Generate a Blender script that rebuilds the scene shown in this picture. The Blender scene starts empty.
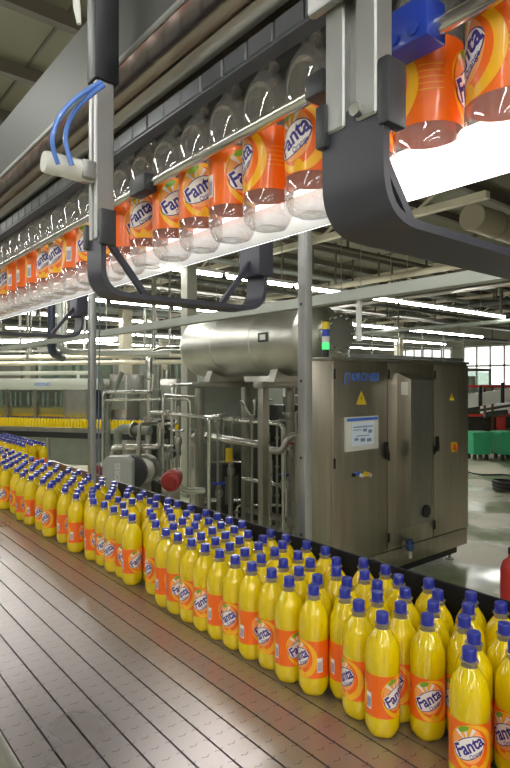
import bpy, bmesh, math, random
from mathutils import Vector, Matrix
random.seed(7)
S = bpy.context.scene
COL = S.collection
PI = math.pi
F = 564.0            # focal length in pixels of a 510 x 768 frame
CZ = 1.75            # eye height
HOR = 381.0
SN, CS = math.sin(math.radians(39.5)), math.cos(math.radians(39.5))

# ------------------------------------------------------------------ camera
cd = bpy.data.cameras.new('camera'); cam = bpy.data.objects.new('camera', cd); COL.objects.link(cam)
cam.location = (0, 0, CZ); cam.rotation_euler = (PI/2, 0, -math.radians(39.5))
cd.sensor_fit = 'VERTICAL'; cd.sensor_height = 36.0; cd.lens = 36.0*F/768.0
cd.shift_y = -3.0/768.0; cd.clip_start = 0.02; cd.clip_end = 200
S.camera = cam

def P(px, py, d):
    "world point at pixel (px,py) and depth d"
    r = (px-255)/F*d
    return Vector((CS*r+SN*d, -SN*r+CS*d, CZ+(HOR-py)/F*d))
def onY(px, py, Y):
    r = (px-255)/F; t = Y/(CS-SN*r); return P(px, py, t)
def onX(px, py, X):
    r = (px-255)/F; t = X/(SN+CS*r); return P(px, py, t)
def onZ(px, py, z):
    t = (z-CZ)*F/(HOR-py); return P(px, py, t)

# ------------------------------------------------------------------ materials
MATS = {}
def mat(name, col, rough=.5, metal=0., coat=0., emit=None, es=0., var=0., vscale=8., bump=0., bscale=60., aniso=None, spec=None):
    if name in MATS: return MATS[name]
    m = bpy.data.materials.new(name); m.use_nodes = True; nt = m.node_tree
    b = nt.nodes['Principled BSDF']
    b.inputs['Base Color'].default_value = (*col, 1); b.inputs['Roughness'].default_value = rough
    b.inputs['Metallic'].default_value = metal; b.inputs['Coat Weight'].default_value = coat
    if spec is not None: b.inputs['Specular IOR Level'].default_value = spec
    if emit: b.inputs['Emission Color'].default_value = (*emit, 1); b.inputs['Emission Strength'].default_value = es
    if var or bump:
        tc = nt.nodes.new('ShaderNodeTexCoord'); n = nt.nodes.new('ShaderNodeTexNoise'); n.inputs['Scale'].default_value = vscale
        n.inputs['Detail'].default_value = 5
        src = tc.outputs['Object']
        if aniso:
            mp = nt.nodes.new('ShaderNodeMapping'); mp.inputs['Scale'].default_value = aniso
            nt.links.new(src, mp.inputs[0]); src = mp.outputs[0]
        nt.links.new(src, n.inputs['Vector'])
        if var:
            mr = nt.nodes.new('ShaderNodeMapRange'); mr.inputs[1].default_value = .3; mr.inputs[2].default_value = .7
            mr.inputs[3].default_value = 1-var; mr.inputs[4].default_value = 1+var*.6
            nt.links.new(n.outputs['Fac'], mr.inputs[0])
            mx = nt.nodes.new('ShaderNodeVectorMath'); mx.operation = 'SCALE'; mx.inputs[0].default_value = col
            nt.links.new(mr.outputs[0], mx.inputs['Scale']); nt.links.new(mx.outputs[0], b.inputs['Base Color'])
            mr2 = nt.nodes.new('ShaderNodeMapRange'); mr2.inputs[3].default_value = max(.02, rough*(1-var)); mr2.inputs[4].default_value = min(1, rough*(1+var))
            nt.links.new(n.outputs['Fac'], mr2.inputs[0]); nt.links.new(mr2.outputs[0], b.inputs['Roughness'])
        if bump:
            n2 = nt.nodes.new('ShaderNodeTexNoise'); n2.inputs['Scale'].default_value = bscale
            nt.links.new(src, n2.inputs['Vector'])
            bp = nt.nodes.new('ShaderNodeBump'); bp.inputs['Strength'].default_value = bump; bp.inputs['Distance'].default_value = .01
            nt.links.new(n2.outputs['Fac'], bp.inputs['Height']); nt.links.new(bp.outputs[0], b.inputs['Normal'])
    MATS[name] = m
    return m

STEEL = mat('brushed_steel', (.42, .405, .37), .34, 1, var=.12, vscale=3, aniso=(6, 6, .6))
STEELD = mat('cabinet_steel', (.50, .455, .385), .38, 1, var=.12, vscale=3, aniso=(8, 8, .5))
STEELL = mat('polished_pipe', (.68, .68, .64), .22, 1, var=.1, vscale=9)
TANKM = mat('tank_steel', (.64, .63, .575), .36, 1, var=.1, vscale=4)
FRAMEM = mat('frame_steel', (.36, .35, .31), .4, 1, var=.15, vscale=6)
ALU = mat('aluminium', (.40, .40, .40), .40, .7, var=.06, vscale=20)
BLACKP = mat('black_plastic', (.035, .037, .045), .42, 0, bump=.05, bscale=300)
HOOKM = mat('slate_bracket', (.046, .047, .066), .45, 0, var=.06, vscale=20)
BLACK = mat('black_rubber', (.012, .012, .014), .45)
RAILM = mat('black_rail', (.004, .004, .006), .55, spec=.25)
BLUEP = mat('blue_plastic', (.015, .05, .42), .35, 0, .3)
CAPM = mat('blue_cap', (.012, .022, .30), .35, 0, .3)
HOSEM = mat('blue_hose', (.12, .26, .75), .3, 0, .4)
WHITEP = mat('white_paint', (.78, .78, .76), .4)
GREYP = mat('grey_hood', (.115, .117, .113), .42, .3, var=.05, vscale=6)
CREAM = mat('cream_paint', (.62, .57, .43), .5, var=.1, vscale=4)
COPPER = mat('mirror_sheet', (.86, .74, .66), .13, 1, var=.08, vscale=10, bump=.05, bscale=12)
REDP = mat('red_paint', (.45, .025, .02), .4)
GREENP = mat('green_bin', (.05, .48, .24), .4, var=.1)
GREENL = mat('green_lens', (.05, .5, .12), .25, emit=(.1, 1, .3), es=.9)
YELLOWP = mat('yellow_paint', (.80, .58, .03), .4)
GREENG = mat('machine_grey', (.21, .23, .19), .5, var=.12, vscale=5)
DARKG = mat('dark_steel', (.075, .078, .07), .5, .4, var=.2, vscale=8)
BROWNG = mat('brown_purlin', (.10, .085, .06), .6)
AMBER = mat('amber_juice', (.78, .42, .02), .3)
SCREENM = mat('screen_face', (.30, .34, .36), .2, emit=(.55, .62, .65), es=.35)
SCRDK = mat('screen_blocks', (.10, .14, .18), .3, emit=(.2, .28, .4), es=.2)
NAVY = mat('print_navy', (.035, .02, .24), .4)
KBLUE = mat('lettering_blue', (.07, .20, .75), .4)
ORANGE = mat('label_orange', (.95, .155, .004), .38, 0, .25)
LYEL = mat('label_yellow', (1.0, .50, .012), .38, 0, .25)
LWHITE = mat('label_white', (.90, .84, .82), .4)
LPEACH = mat('label_peach', (1.0, .40, .12), .4)
LGREEN = mat('label_green', (.22, .42, .03), .4)
JUICE = mat('orange_drink', (.79, .575, .0015), .10, 0, .5, var=.04, vscale=30)
LAMP = mat('lamp_tube', (1, 1, 1), .4, emit=(1.0, 1.0, .94), es=46)
STRIPD = mat('added_glow_strip', (1, 1, 1), .4, emit=(1, 1, .97), es=2.6)
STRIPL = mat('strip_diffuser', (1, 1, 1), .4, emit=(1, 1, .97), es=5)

def clear(name, tr, tint, white):
    m = bpy.data.materials.new(name); m.use_nodes = True; nt = m.node_tree; nt.nodes.clear()
    out = nt.nodes.new('ShaderNodeOutputMaterial')
    t = nt.nodes.new('ShaderNodeBsdfTransparent'); t.inputs[0].default_value = (*tint, 1)
    g = nt.nodes.new('ShaderNodeBsdfGlossy'); g.inputs['Roughness'].default_value = .06
    d = nt.nodes.new('ShaderNodeBsdfTranslucent'); d.inputs[0].default_value = (.9, .9, .9, 1)
    d2 = nt.nodes.new('ShaderNodeBsdfDiffuse'); d2.inputs[0].default_value = (.85, .85, .85, 1)
    md = nt.nodes.new('ShaderNodeMixShader'); nt.links.new(d.outputs[0], md.inputs[1]); nt.links.new(d2.outputs[0], md.inputs[2])
    lw = nt.nodes.new('ShaderNodeLayerWeight'); lw.inputs[0].default_value = .25
    m1 = nt.nodes.new('ShaderNodeMixShader'); m1.inputs[0].default_value = white
    nt.links.new(t.outputs[0], m1.inputs[1]); nt.links.new(md.outputs[0], m1.inputs[2])
    m2 = nt.nodes.new('ShaderNodeMixShader'); mr = nt.nodes.new('ShaderNodeMapRange')
    mr.inputs[3].default_value = .07; mr.inputs[4].default_value = .75
    nt.links.new(lw.outputs['Facing'], mr.inputs[0]); nt.links.new(mr.outputs[0], m2.inputs[0])
    nt.links.new(m1.outputs[0], m2.inputs[1]); nt.links.new(g.outputs[0], m2.inputs[2]); nt.links.new(m2.outputs[0], out.inputs[0])
    MATS[name] = m; return m
PET = clear('clear_bottle', .8, (.97, .98, .98), .15)
NECKM = clear('clear_neck', .8, (.98, .92, .6), .25)
FROST = clear('frosted_strip', .5, (1, 1, 1), .60)
GLASS = clear('machine_glass', .8, (.80, .90, .84), .04)

def slat_material():
    m = bpy.data.materials.new('slat_chain_steel'); m.use_nodes = True; nt = m.node_tree; b = nt.nodes['Principled BSDF']
    N = nt.nodes.new; L = nt.links.new
    tc = N('ShaderNodeTexCoord'); sp = N('ShaderNodeSeparateXYZ'); L(tc.outputs['Object'], sp.inputs[0])
    def mth(op, a, c=None, d=None):
        n = N('ShaderNodeMath'); n.operation = op
        for i, v in enumerate((a, c, d)):
            if v is None: continue
            if isinstance(v, (int, float)): n.inputs[i].default_value = v
            else: L(v, n.inputs[i])
        return n.outputs[0]
    w = mth('MULTIPLY', mth('SINE', mth('MULTIPLY', sp.outputs[0], 2*PI/.0142)), .0016)
    my = mth('PINGPONG', mth('ADD', sp.outputs[1], w), .01905)
    line = mth('LESS_THAN', my, .0011)
    dash = mth('GREATER_THAN', mth('SINE', mth('ADD', mth('MULTIPLY', sp.outputs[0], 2*PI/.0284), 1.0)), -.25)
    mark = mth('MULTIPLY', line, dash)
    no = N('ShaderNodeTexNoise'); no.inputs['Scale'].default_value = 3; no.inputs['Detail'].default_value = 2; L(tc.outputs['Object'], no.inputs[0])
    cr = N('ShaderNodeMapRange'); cr.inputs[1].default_value = 0; cr.inputs[2].default_value = 1; cr.inputs[3].default_value = .75; cr.inputs[4].default_value = 1.2
    L(no.outputs['Fac'], cr.inputs[0])
    mx = N('ShaderNodeMix'); mx.data_type = 'RGBA'; mx.inputs[6].default_value = (.40, .355, .355, 1); mx.inputs[7].default_value = (.20, .165, .165, 1)
    L(mark, mx.inputs[0])
    vm = N('ShaderNodeVectorMath'); vm.operation = 'SCALE'; L(mx.outputs[2], vm.inputs[0]); L(cr.outputs[0], vm.inputs['Scale'])
    L(vm.outputs[0], b.inputs['Base Color'])
    b.inputs['Metallic'].default_value = .75
    rr = N('ShaderNodeMapRange'); rr.inputs[3].default_value = .24; rr.inputs[4].default_value = .34; L(no.outputs['Fac'], rr.inputs[0]); L(rr.outputs[0], b.inputs['Roughness'])
    return m
SLAT = slat_material()

def floor_material():
    m = bpy.data.materials.new('wet_concrete'); m.use_nodes = True; nt = m.node_tree; b = nt.nodes['Principled BSDF']
    N = nt.nodes.new; L = nt.links.new
    tc = N('ShaderNodeTexCoord'); n = N('ShaderNodeTexNoise'); n.inputs['Scale'].default_value = .9; n.inputs['Detail'].default_value = 6
    L(tc.outputs['Object'], n.inputs[0])
    cr = N('ShaderNodeValToRGB'); cr.color_ramp.elements[0].position = .36; cr.color_ramp.elements[0].color = (.33, .40, .24, 1)
    cr.color_ramp.elements[1].position = .58; cr.color_ramp.elements[1].color = (.86, .80, .66, 1)
    L(n.outputs['Fac'], cr.inputs[0]); L(cr.outputs[0], b.inputs['Base Color'])
    r = N('ShaderNodeMapRange'); r.inputs[1].default_value = .35; r.inputs[2].default_value = .6; r.inputs[3].default_value = .10; r.inputs[4].default_value = .45
    L(n.outputs['Fac'], r.inputs[0]); L(r.outputs[0], b.inputs['Roughness'])
    return m
FLOORM = floor_material()
WALLL = mat('bounce_wall', (.74, .74, .70), .6)  # unseen walls made pale to brighten what the cabinet front reflects
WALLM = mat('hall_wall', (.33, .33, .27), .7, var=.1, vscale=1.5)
CEILM = mat('ceiling_panels', (.20, .195, .135), .75, var=.1, vscale=1.2)

# ------------------------------------------------------------------ mesh collector
class MB:
    def __init__(s): s.bm = bmesh.new(); s.mi = 0
    def _tag(s, faces):
        for f in faces: f.material_index = s.mi
    def box(s, lo, hi, bev=0., seg=2, M=None):
        lo = Vector(lo); hi = Vector(hi); c = (lo+hi)/2; d = hi-lo
        T = Matrix.Translation(c) @ Matrix.Diagonal((*[max(abs(v), 1e-5) for v in d], 1))
        if M is not None: T = M @ T
        r = bmesh.ops.create_cube(s.bm, size=1, matrix=T); vs = r['verts']
        fs = list({f for v in vs for f in v.link_faces}); s._tag(fs)
        if bev > 0:
            es = list({e for v in vs for e in v.link_edges})
            q = bmesh.ops.bevel(s.bm, geom=es, offset=bev, segments=seg, affect='EDGES', profile=.5); s._tag(q['faces'])
        return s
    def ring(s, c, u, v, r, n): return [s.bm.verts.new(c+u*(math.cos(2*PI*k/n)*r)+v*(math.sin(2*PI*k/n)*r)) for k in range(n)]
    def skin(s, rings, caps=True, closed=False):
        n = len(rings[0]); fs = []
        for a, b in zip(rings[:-1], rings[1:]):
            for k in range(n): fs.append(s.bm.faces.new((a[k], a[(k+1) % n], b[(k+1) % n], b[k])))
        if caps: fs.append(s.bm.faces.new(rings[0][::-1])); fs.append(s.bm.faces.new(rings[-1]))
        s._tag(fs); return s
    def tube(s, pts, r, n=12, caps=True):
        pts = [Vector(p) for p in pts]; rings = []; u = None
        for i, p in enumerate(pts):
            t = ((pts[min(i+1, len(pts)-1)]-p).normalized()+(p-pts[max(i-1, 0)]).normalized()).normalized()
            if u is None:
                u = t.cross(Vector((0, 0, 1)));  u = t.cross(Vector((1, 0, 0))) if u.length < .1 else u
            u = (u-t*u.dot(t)).normalized(); v = t.cross(u)
            rr = r[i] if isinstance(r, (list, tuple)) else r
            rings.append(s.ring(p, u, v, rr, n))
        return s.skin(rings, caps)
    def cyl(s, a, b, r, n=16): return s.tube([a, b], r, n)
    def bent(s, pts, r, R=.1, n=12): return s.tube(fillet(pts, R), r, n)
    def lathe(s, prof, c, axis='Z', n=24, caps=True, mod=None):
        c = Vector(c); ax = {'Z': (Vector((1, 0, 0)), Vector((0, 1, 0)), Vector((0, 0, 1))), 'Y': (Vector((0, 0, 1)), Vector((1, 0, 0)), Vector((0, 1, 0))), 'X': (Vector((0, 1, 0)), Vector((0, 0, 1)), Vector((1, 0, 0)))}[axis]
        rings = []
        for h, r in prof:
            vs = []
            for k in range(n):
                th = 2*PI*k/n; q = r*(mod(th, h) if mod else 1)
                vs.append(s.bm.verts.new(c+ax[0]*math.cos(th)*q+ax[1]*math.sin(th)*q+ax[2]*h))
            rings.append(vs)
        return s.skin(rings, caps)
    def poly(s, pts, d):
        "prism: polygon pts extruded by vector d"
        d = Vector(d); a = [s.bm.verts.new(Vector(p)) for p in pts]; b = [s.bm.verts.new(Vector(p)+d) for p in pts]
        return s.skin([a, b])
    def band(s, path, w, t, axis):
        "flat bar along path (list of points), width w along unit axis, thickness t"
        path = [Vector(p) for p in path]; axis = Vector(axis); rings = []
        for i, p in enumerate(path):
            tg = (path[min(i+1, len(path)-1)]-path[max(i-1, 0)]).normalized(); nn = tg.cross(axis).normalized()
            rings.append([s.bm.verts.new(p+axis*(sx*w/2)+nn*(sy*t/2)) for sx, sy in ((-1, -1), (1, -1), (1, 1), (-1, 1))])
        return s.skin(rings)
    def build(s, name, m, parent=None, smooth=True, origin=None, angle=35):
        bmesh.ops.recalc_face_normals(s.bm, faces=s.bm.faces)
        me = bpy.data.meshes.new(name)
        if parent is not None: off = parent_loc(parent)
        elif origin is not None: off = Vector(origin)
        else:
            xs = [v.co for v in s.bm.verts]
            lo = Vector([min(c[i] for c in xs) for i in range(3)]); hi = Vector([max(c[i] for c in xs) for i in range(3)])
            off = Vector(((lo.x+hi.x)/2, (lo.y+hi.y)/2, lo.z))
        bmesh.ops.translate(s.bm, verts=s.bm.verts, vec=-off)
        s.bm.to_mesh(me); s.bm.free()
        for q in (m if isinstance(m, (list, tuple)) else [m]): me.materials.append(q)
        if smooth:
            me.shade_smooth(); me.set_sharp_from_angle(angle=math.radians(angle))
        o = bpy.data.objects.new(name, me); COL.objects.link(o)
        if parent is not None: o.parent = parent
        else: o.location = off
        return o
LOC = {}
def parent_loc(p):
    l = Vector((0, 0, 0))
    while p is not None:
        if p.rotation_euler.z: return l     # rotated roots take local coordinates
        l = l+p.location; p = p.parent
    return l
def fillet(pts, R, n=6):
    pts = [Vector(p) for p in pts]; out = [pts[0]]
    for a, b, c in zip(pts[:-2], pts[1:-1], pts[2:]):
        u = (a-b); v = (c-b); k = min(R, u.length*.49, v.length*.49); u.normalize(); v.normalize()
        p0 = b+u*k; p1 = b+v*k
        for i in range(n+1):
            t = i/n; out.append(p0*(1-t)**2+b*2*t*(1-t)+p1*t*t)
    out.append(pts[-1]); return out
def tag(o, label, cat, group=None, kind=None):
    o['label'] = label; o['category'] = cat
    if group: o['group'] = group
    if kind: o['kind'] = kind
    return o
def thing(name, label, cat, loc=(0, 0, 0), rotz=0, group=None, kind=None):
    o = bpy.data.objects.new(name, None); COL.objects.link(o); o.location = loc; o.rotation_euler = (0, 0, rotz)
    o.empty_display_size = .05
    return tag(o, label, cat, group, kind)
def struct(o, label=None, cat=None):
    o['kind'] = 'structure'
    if label: o['label'] = label
    if cat: o['category'] = cat
    return o
def copy_tree(o, parent=None):
    c = o.copy(); COL.objects.link(c)
    if parent is not None: c.parent = parent
    for ch in list(o.children): copy_tree(ch, c)
    return c
ORD = 'first second third fourth fifth sixth seventh eighth ninth tenth eleventh twelfth thirteenth fourteenth fifteenth sixteenth seventeenth eighteenth nineteenth twentieth'.split()
TENS = {2: 'twenty', 3: 'thirty', 4: 'forty', 5: 'fifty', 6: 'sixty', 7: 'seventy'}
TENTH = {3: 'thirtieth', 4: 'fortieth', 5: 'fiftieth', 6: 'sixtieth', 7: 'seventieth'}
def ordn(i):     # 1-based
    if i <= 20: return ORD[i-1]
    t, u = divmod(i, 10)
    return TENTH[t] if u == 0 else TENS[t]+'-'+ORD[u-1]

def text2d(txt, shear=0., bold=0.):
    "list of (verts2d, faces) of filled lettering, height 1 unit"
    cu = bpy.data.curves.new('lettering', 'FONT'); cu.body = txt; cu.shear = shear; cu.offset = bold; cu.resolution_u = 3; cu.fill_mode = 'FRONT'
    o = bpy.data.objects.new('lettering', cu); COL.objects.link(o)
    bpy.context.view_layer.update()
    dg = bpy.context.evaluated_depsgraph_get()
    me = bpy.data.meshes.new_from_object(o.evaluated_get(dg))
    vs = [(v.co.x, v.co.y) for v in me.vertices]; fs = [list(p.vertices) for p in me.polygons]
    bpy.data.objects.remove(o); bpy.data.curves.remove(cu); bpy.data.meshes.remove(me)
    x0 = min(v[0] for v in vs); x1 = max(v[0] for v in vs); y0 = min(v[1] for v in vs); y1 = max(v[1] for v in vs)
    vs = [(v[0]-(x0+x1)/2, v[1]-(y0+y1)/2) for v in vs]
    return vs, fs, x1-x0, y1-y0
def put_text(mb, txt, c, ux, uy, width=None, height=None, shear=0, bold=0, depth=0.):
    "flat lettering in the plane of ux,uy at c"
    vs, fs, w, h = text2d(txt, shear, bold); k = width/w if width else height/h
    c, ux, uy = Vector(c), Vector(ux), Vector(uy)
    bv = [mb.bm.verts.new(c+ux*(x*k)+uy*(y*k)) for x, y in vs]
    nf = []
    for f in fs:
        try: nf.append(mb.bm.faces.new([bv[i] for i in f]))
        except ValueError: pass
    mb._tag(nf)
    if depth:
        n = ux.cross(uy).normalized()
        r = bmesh.ops.extrude_face_region(mb.bm, geom=nf)
        bmesh.ops.translate(mb.bm, verts=[g for g in r['geom'] if isinstance(g, bmesh.types.BMVert)], vec=n*depth)
        mb._tag([g for g in r['geom'] if isinstance(g, bmesh.types.BMFace)])

# ------------------------------------------------------------------ hall shell
X0, X1, Y0, Y1, ZC = -9., 30., -9., 32., 5.2
b = MB(); b.box((X0, Y0, -.2), (X1, Y1, 0)); struct(b.build('floor', FLOORM, smooth=False, origin=(0, 0, 0)), 'pale wet concrete factory floor', 'floor')
b = MB(); b.box((X0, Y0, ZC), (X1, Y1, ZC+.2)); struct(b.build('ceiling', CEILM, smooth=False, origin=(0, 0, ZC)), 'dark olive panelled factory ceiling', 'ceiling')
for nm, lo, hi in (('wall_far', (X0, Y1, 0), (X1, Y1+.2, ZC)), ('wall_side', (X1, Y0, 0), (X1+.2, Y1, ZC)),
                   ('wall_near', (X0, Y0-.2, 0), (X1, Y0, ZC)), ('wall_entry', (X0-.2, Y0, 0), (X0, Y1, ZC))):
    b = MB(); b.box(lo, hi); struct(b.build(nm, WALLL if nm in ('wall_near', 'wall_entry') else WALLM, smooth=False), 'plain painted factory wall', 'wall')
# purlins and panel seams under the ceiling
y = 2.8; k = 0
while y < 30:
    b = MB(); b.box((X0, y-.035, ZC-.14), (X1, y+.035, ZC)); b.box((X0, y-.05, ZC-.15), (X1, y+.05, ZC-.14))
    struct(b.build('ceiling_beam', BROWNG, smooth=False), 'dark steel purlin under the factory ceiling', 'beam'); y += 1.2
for x in (-5, -1.5, 2, 5.5, 9, 12.5, 16, 19.5, 23, 26.5):
    b = MB(); b.box((x-.012, Y0, ZC-.02), (x+.012, Y1, ZC)); struct(b.build('ceiling_seam_trim', BROWNG, smooth=False), 'thin seam strip of the ceiling panels', 'trim')
# roof girders (truss) along Y
for x in (7.5, 14, 20.5):
    b = MB(); z0, z1 = 4.35, 4.95
    b.box((x-.06, 4, z1), (x+.06, 30, z1+.1)); b.box((x-.06, 4, z0-.05), (x+.06, 30, z0+.05))
    yy = 4.2; s_ = 0
    while yy < 29:
        b.cyl((x, yy, z0 if s_ else z1), (x, yy+1, z1 if s_ else z0), .03, 6); s_ = 1-s_; yy += 1
    struct(b.build('ceiling_truss_beam', CREAM, smooth=False), 'pale lattice roof girder', 'beam')
for (x, y) in ((7.5, 15), (7.5, 24), (14, 15), (14, 24), (20.5, 6.5), (20.5, 15), (20.5, 24)):
    b = MB(); b.box((x-.15, y-.15, 0), (x+.15, y+.15, 4.3), .02); struct(b.build('column', CREAM), 'pale square hall column', 'column')
# the pale column beyond the tank
p = P(189, 440, 8.6)
b = MB(); b.box((p.x-.09, p.y-.09, 0), (p.x+.09, p.y+.09, ZC-.15), .01); struct(b.build('column', mat('column_grey', (.40, .40, .34), .55)), 'pale square column beyond the tank', 'column')

# bright glazed windows in the side wall
WIN = mat('window_daylight', (1, 1, 1), .5, emit=(.95, 1, .96), es=1.6)
k = 0
for ya, yb, za, zb in ((12.6, 17.4, 1.5, 3.7), (18.2, 22, 2.4, 3.7)):
    k += 1
    o = MB(); o.box((X1-.06, ya, za), (X1-.05, yb, zb)); w = struct(o.build('window_%d' % k, WIN, smooth=False), 'bright daylit window in the hall wall', 'window')
    f = MB(); yy = ya
    while yy <= yb+.01: f.box((X1-.12, yy-.05, za), (X1-.04, yy+.05, zb)); yy += (yb-ya)/6
    for zz in (za, (za+zb)/2, zb): f.box((X1-.12, ya, zz-.05), (X1-.04, yb, zz+.05))
    f.build('window_frame', WHITEP, w, smooth=False)

# ------------------------------------------------------------------ fluorescent lamp rows
def lamp_proto(hang):
    t = thing('fluorescent_light', '', 'lamp', (0, 0, 0))
    b = MB(); b.poly([(-.75, -.045, .03), (-.75, .045, .03), (-.75, .06, .075), (-.75, -.06, .075)], (1.5, 0, 0)); b.build('housing', WHITEP, t, smooth=False)
    b = MB(); b.tube([(-.73, 0, 0.008), (.73, 0, 0.008)], .036, 10); b.build('tube', LAMP, t)
    for x in (-.5, .5):
        b = MB(); b.cyl((x, 0, .075), (x, 0, hang), .008, 6); b.build('hanger', FRAMEM, t)
    return t
LP = lamp_proto(ZC-3.5)
first = True
def lamp_row(y, xs, where, z=3.5):
    global first
    for i, x in enumerate(xs):
        o = LP if first else copy_tree(LP); first = False
        o.location = (x, y, z); o['label'] = '%s lit fluorescent light from the entry end of the lamp row %s' % (ordn(i+1), where)
        o['group'] = 'ceiling lamp row '+where
fr = lambda a, n: [a+1.6*i for i in range(n)]
lamp_row(7.6, fr(-3.2, 12), 'over the tank')
lamp_row(11.6, fr(-.2, 14), 'beyond the tank')
lamp_row(15.0, fr(4.2, 13), 'beside the deep columns')
lamp_row(19.5, fr(6.2, 13), 'deep in the hall')
lamp_row(25.0, fr(8.2, 12), 'along the end wall')
lamp_row(3.6, [-6.2, -4.6, -3.0, -1.4, 2.75], 'over the bottle table')
lamp_row(-.6, fr(-4.6, 5), 'over the walkway')
lamp_row(-2.6, fr(-5.4, 5), 'added behind the walkway')  # extra unseen row, added to brighten the labels and bottle fronts
lamp_row(-4.6, fr(-5.2, 5), 'over the entrance')

# ------------------------------------------------------------------ bottle table
ZT = 1.094
TY0, TY1 = -.5, 5.6
tb = thing('conveyor_table', 'wide steel slat conveyor table carrying the full bottles', 'conveyor', (.7, 1.5, 0))
xe = .3045
NS = 14
for i in range(NS):
    a = xe+i*.0573
    b = MB(); b.box((a+.0019, TY0, ZT-.012), (a+.0554, TY1, ZT)); b.build('slat_chain', SLAT, tb, smooth=False)
XB = xe+NS*.0573     # ~1.0975
b = MB(); b.box((.284, TY0, .93), (.3040, TY1, ZT+.003), .004); b.box((.31, TY0, .93), (.40, TY1, .96)); b.build('side_frame', FRAMEM, tb)
b = MB(); b.box((XB+.001, TY0, .93), (XB+.015, TY1, ZT+.004), .003); b.build('side_frame', STEEL, tb)
b = MB(); b.box((.304, TY0, .99), (XB, TY1, 1.0)); b.build('dark_gap_backing', BLACK, tb, smooth=False)  # black sheet added under the chains to darken the gaps between them
b = MB(); b.box((1.112, TY0, ZT+.006), (1.122, 2.30, ZT+.212), .002); o = b.build('guide_rail', RAILM, tb); o['label'] = 'black upright guide rail behind the bottles'
b = MB()
for yy in (0, 1.1, 2.2): b.box((1.1225, yy-.02, 1.1), (1.134, yy+.02, 1.27), .002)
b.build('rail_bracket', STEEL, tb)
for yy in (-.3, 1.7, 3.7, 5.4):
    for xx in (.36, 1.06):
        b = MB(); b.box((xx-.03, yy-.03, 0), (xx+.03, yy+.03, .95), .004); b.build('leg', FRAMEM, tb)
# side infeed at the far end
sf = thing('infeed_conveyor', 'narrow steel infeed conveyor joining the far end of the bottle table', 'conveyor', (1.33, 4.6, 0))
for i in range(4):
    a = 1.155+i*.087
    b = MB(); b.box((a+.001, 3.3, ZT-.012), (a+.086, 6.2, ZT)); b.build('slat_chain', SLAT, sf, smooth=False)
b = MB(); b.box((1.505, 3.3, .93), (1.52, 6.2, ZT+.06), .003); b.build('side_frame', STEEL, sf)
for yy in (3.5, 6.0):
    for xx in (1.20, 1.46):
        b = MB(); b.box((xx-.025, yy-.025, 0), (xx+.025, yy+.025, ZT-.012), .003); b.build('leg', FRAMEM, sf)

# ------------------------------------------------------------------ bottle kind: body, label, cap
RB = .034
def petal(th, h):
    if h > .02: return 1
    k = (1-h/.02); return 1-.10*k*(.5+.5*math.cos(5*th))
BS = .948
PROF_LOW = [(.004, .004), (.0035, .012), (0, .020), (.0015, .0255), (.006, .0295), (.012, .0322), (.02, .0338), (.03, .034), (.040, .034), (.0425, .0334), (.1255, .0334), (.128, .034), (.152, .034),
            (.163, .0335), (.172, .0320), (.180, .0296), (.187, .0264), (.193, .0227), (.198, .0193)]
PROF_UP = [(.197, .0178), (.202, .0157), (.207, .0140), (.2115, .0130), (.2135, .0128), (.2138, .0162), (.2158, .0162), (.2162, .0113), (.2335, .0113)]
PROF_LOW = PROF_LOW+[(.2025, .0163), (.206, .0143)]
PROF_UP = [(.206, .0143)]+PROF_UP[2:]
PROF_LOW = [(h*BS, r*BS) for h, r in PROF_LOW]; PROF_UP = [(h*BS, r*BS) for h, r in PROF_UP]
def add_bottle(b, n=24):
    b.lathe(PROF_LOW, (0, 0, 0), n=n, caps=False, mod=petal)
    bmesh.ops.contextual_create(b.bm, geom=[e for e in b.bm.edges if e.is_boundary and all(v.co.z < .0045 and v.co.xy.length < .006 for v in e.verts)])

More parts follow.
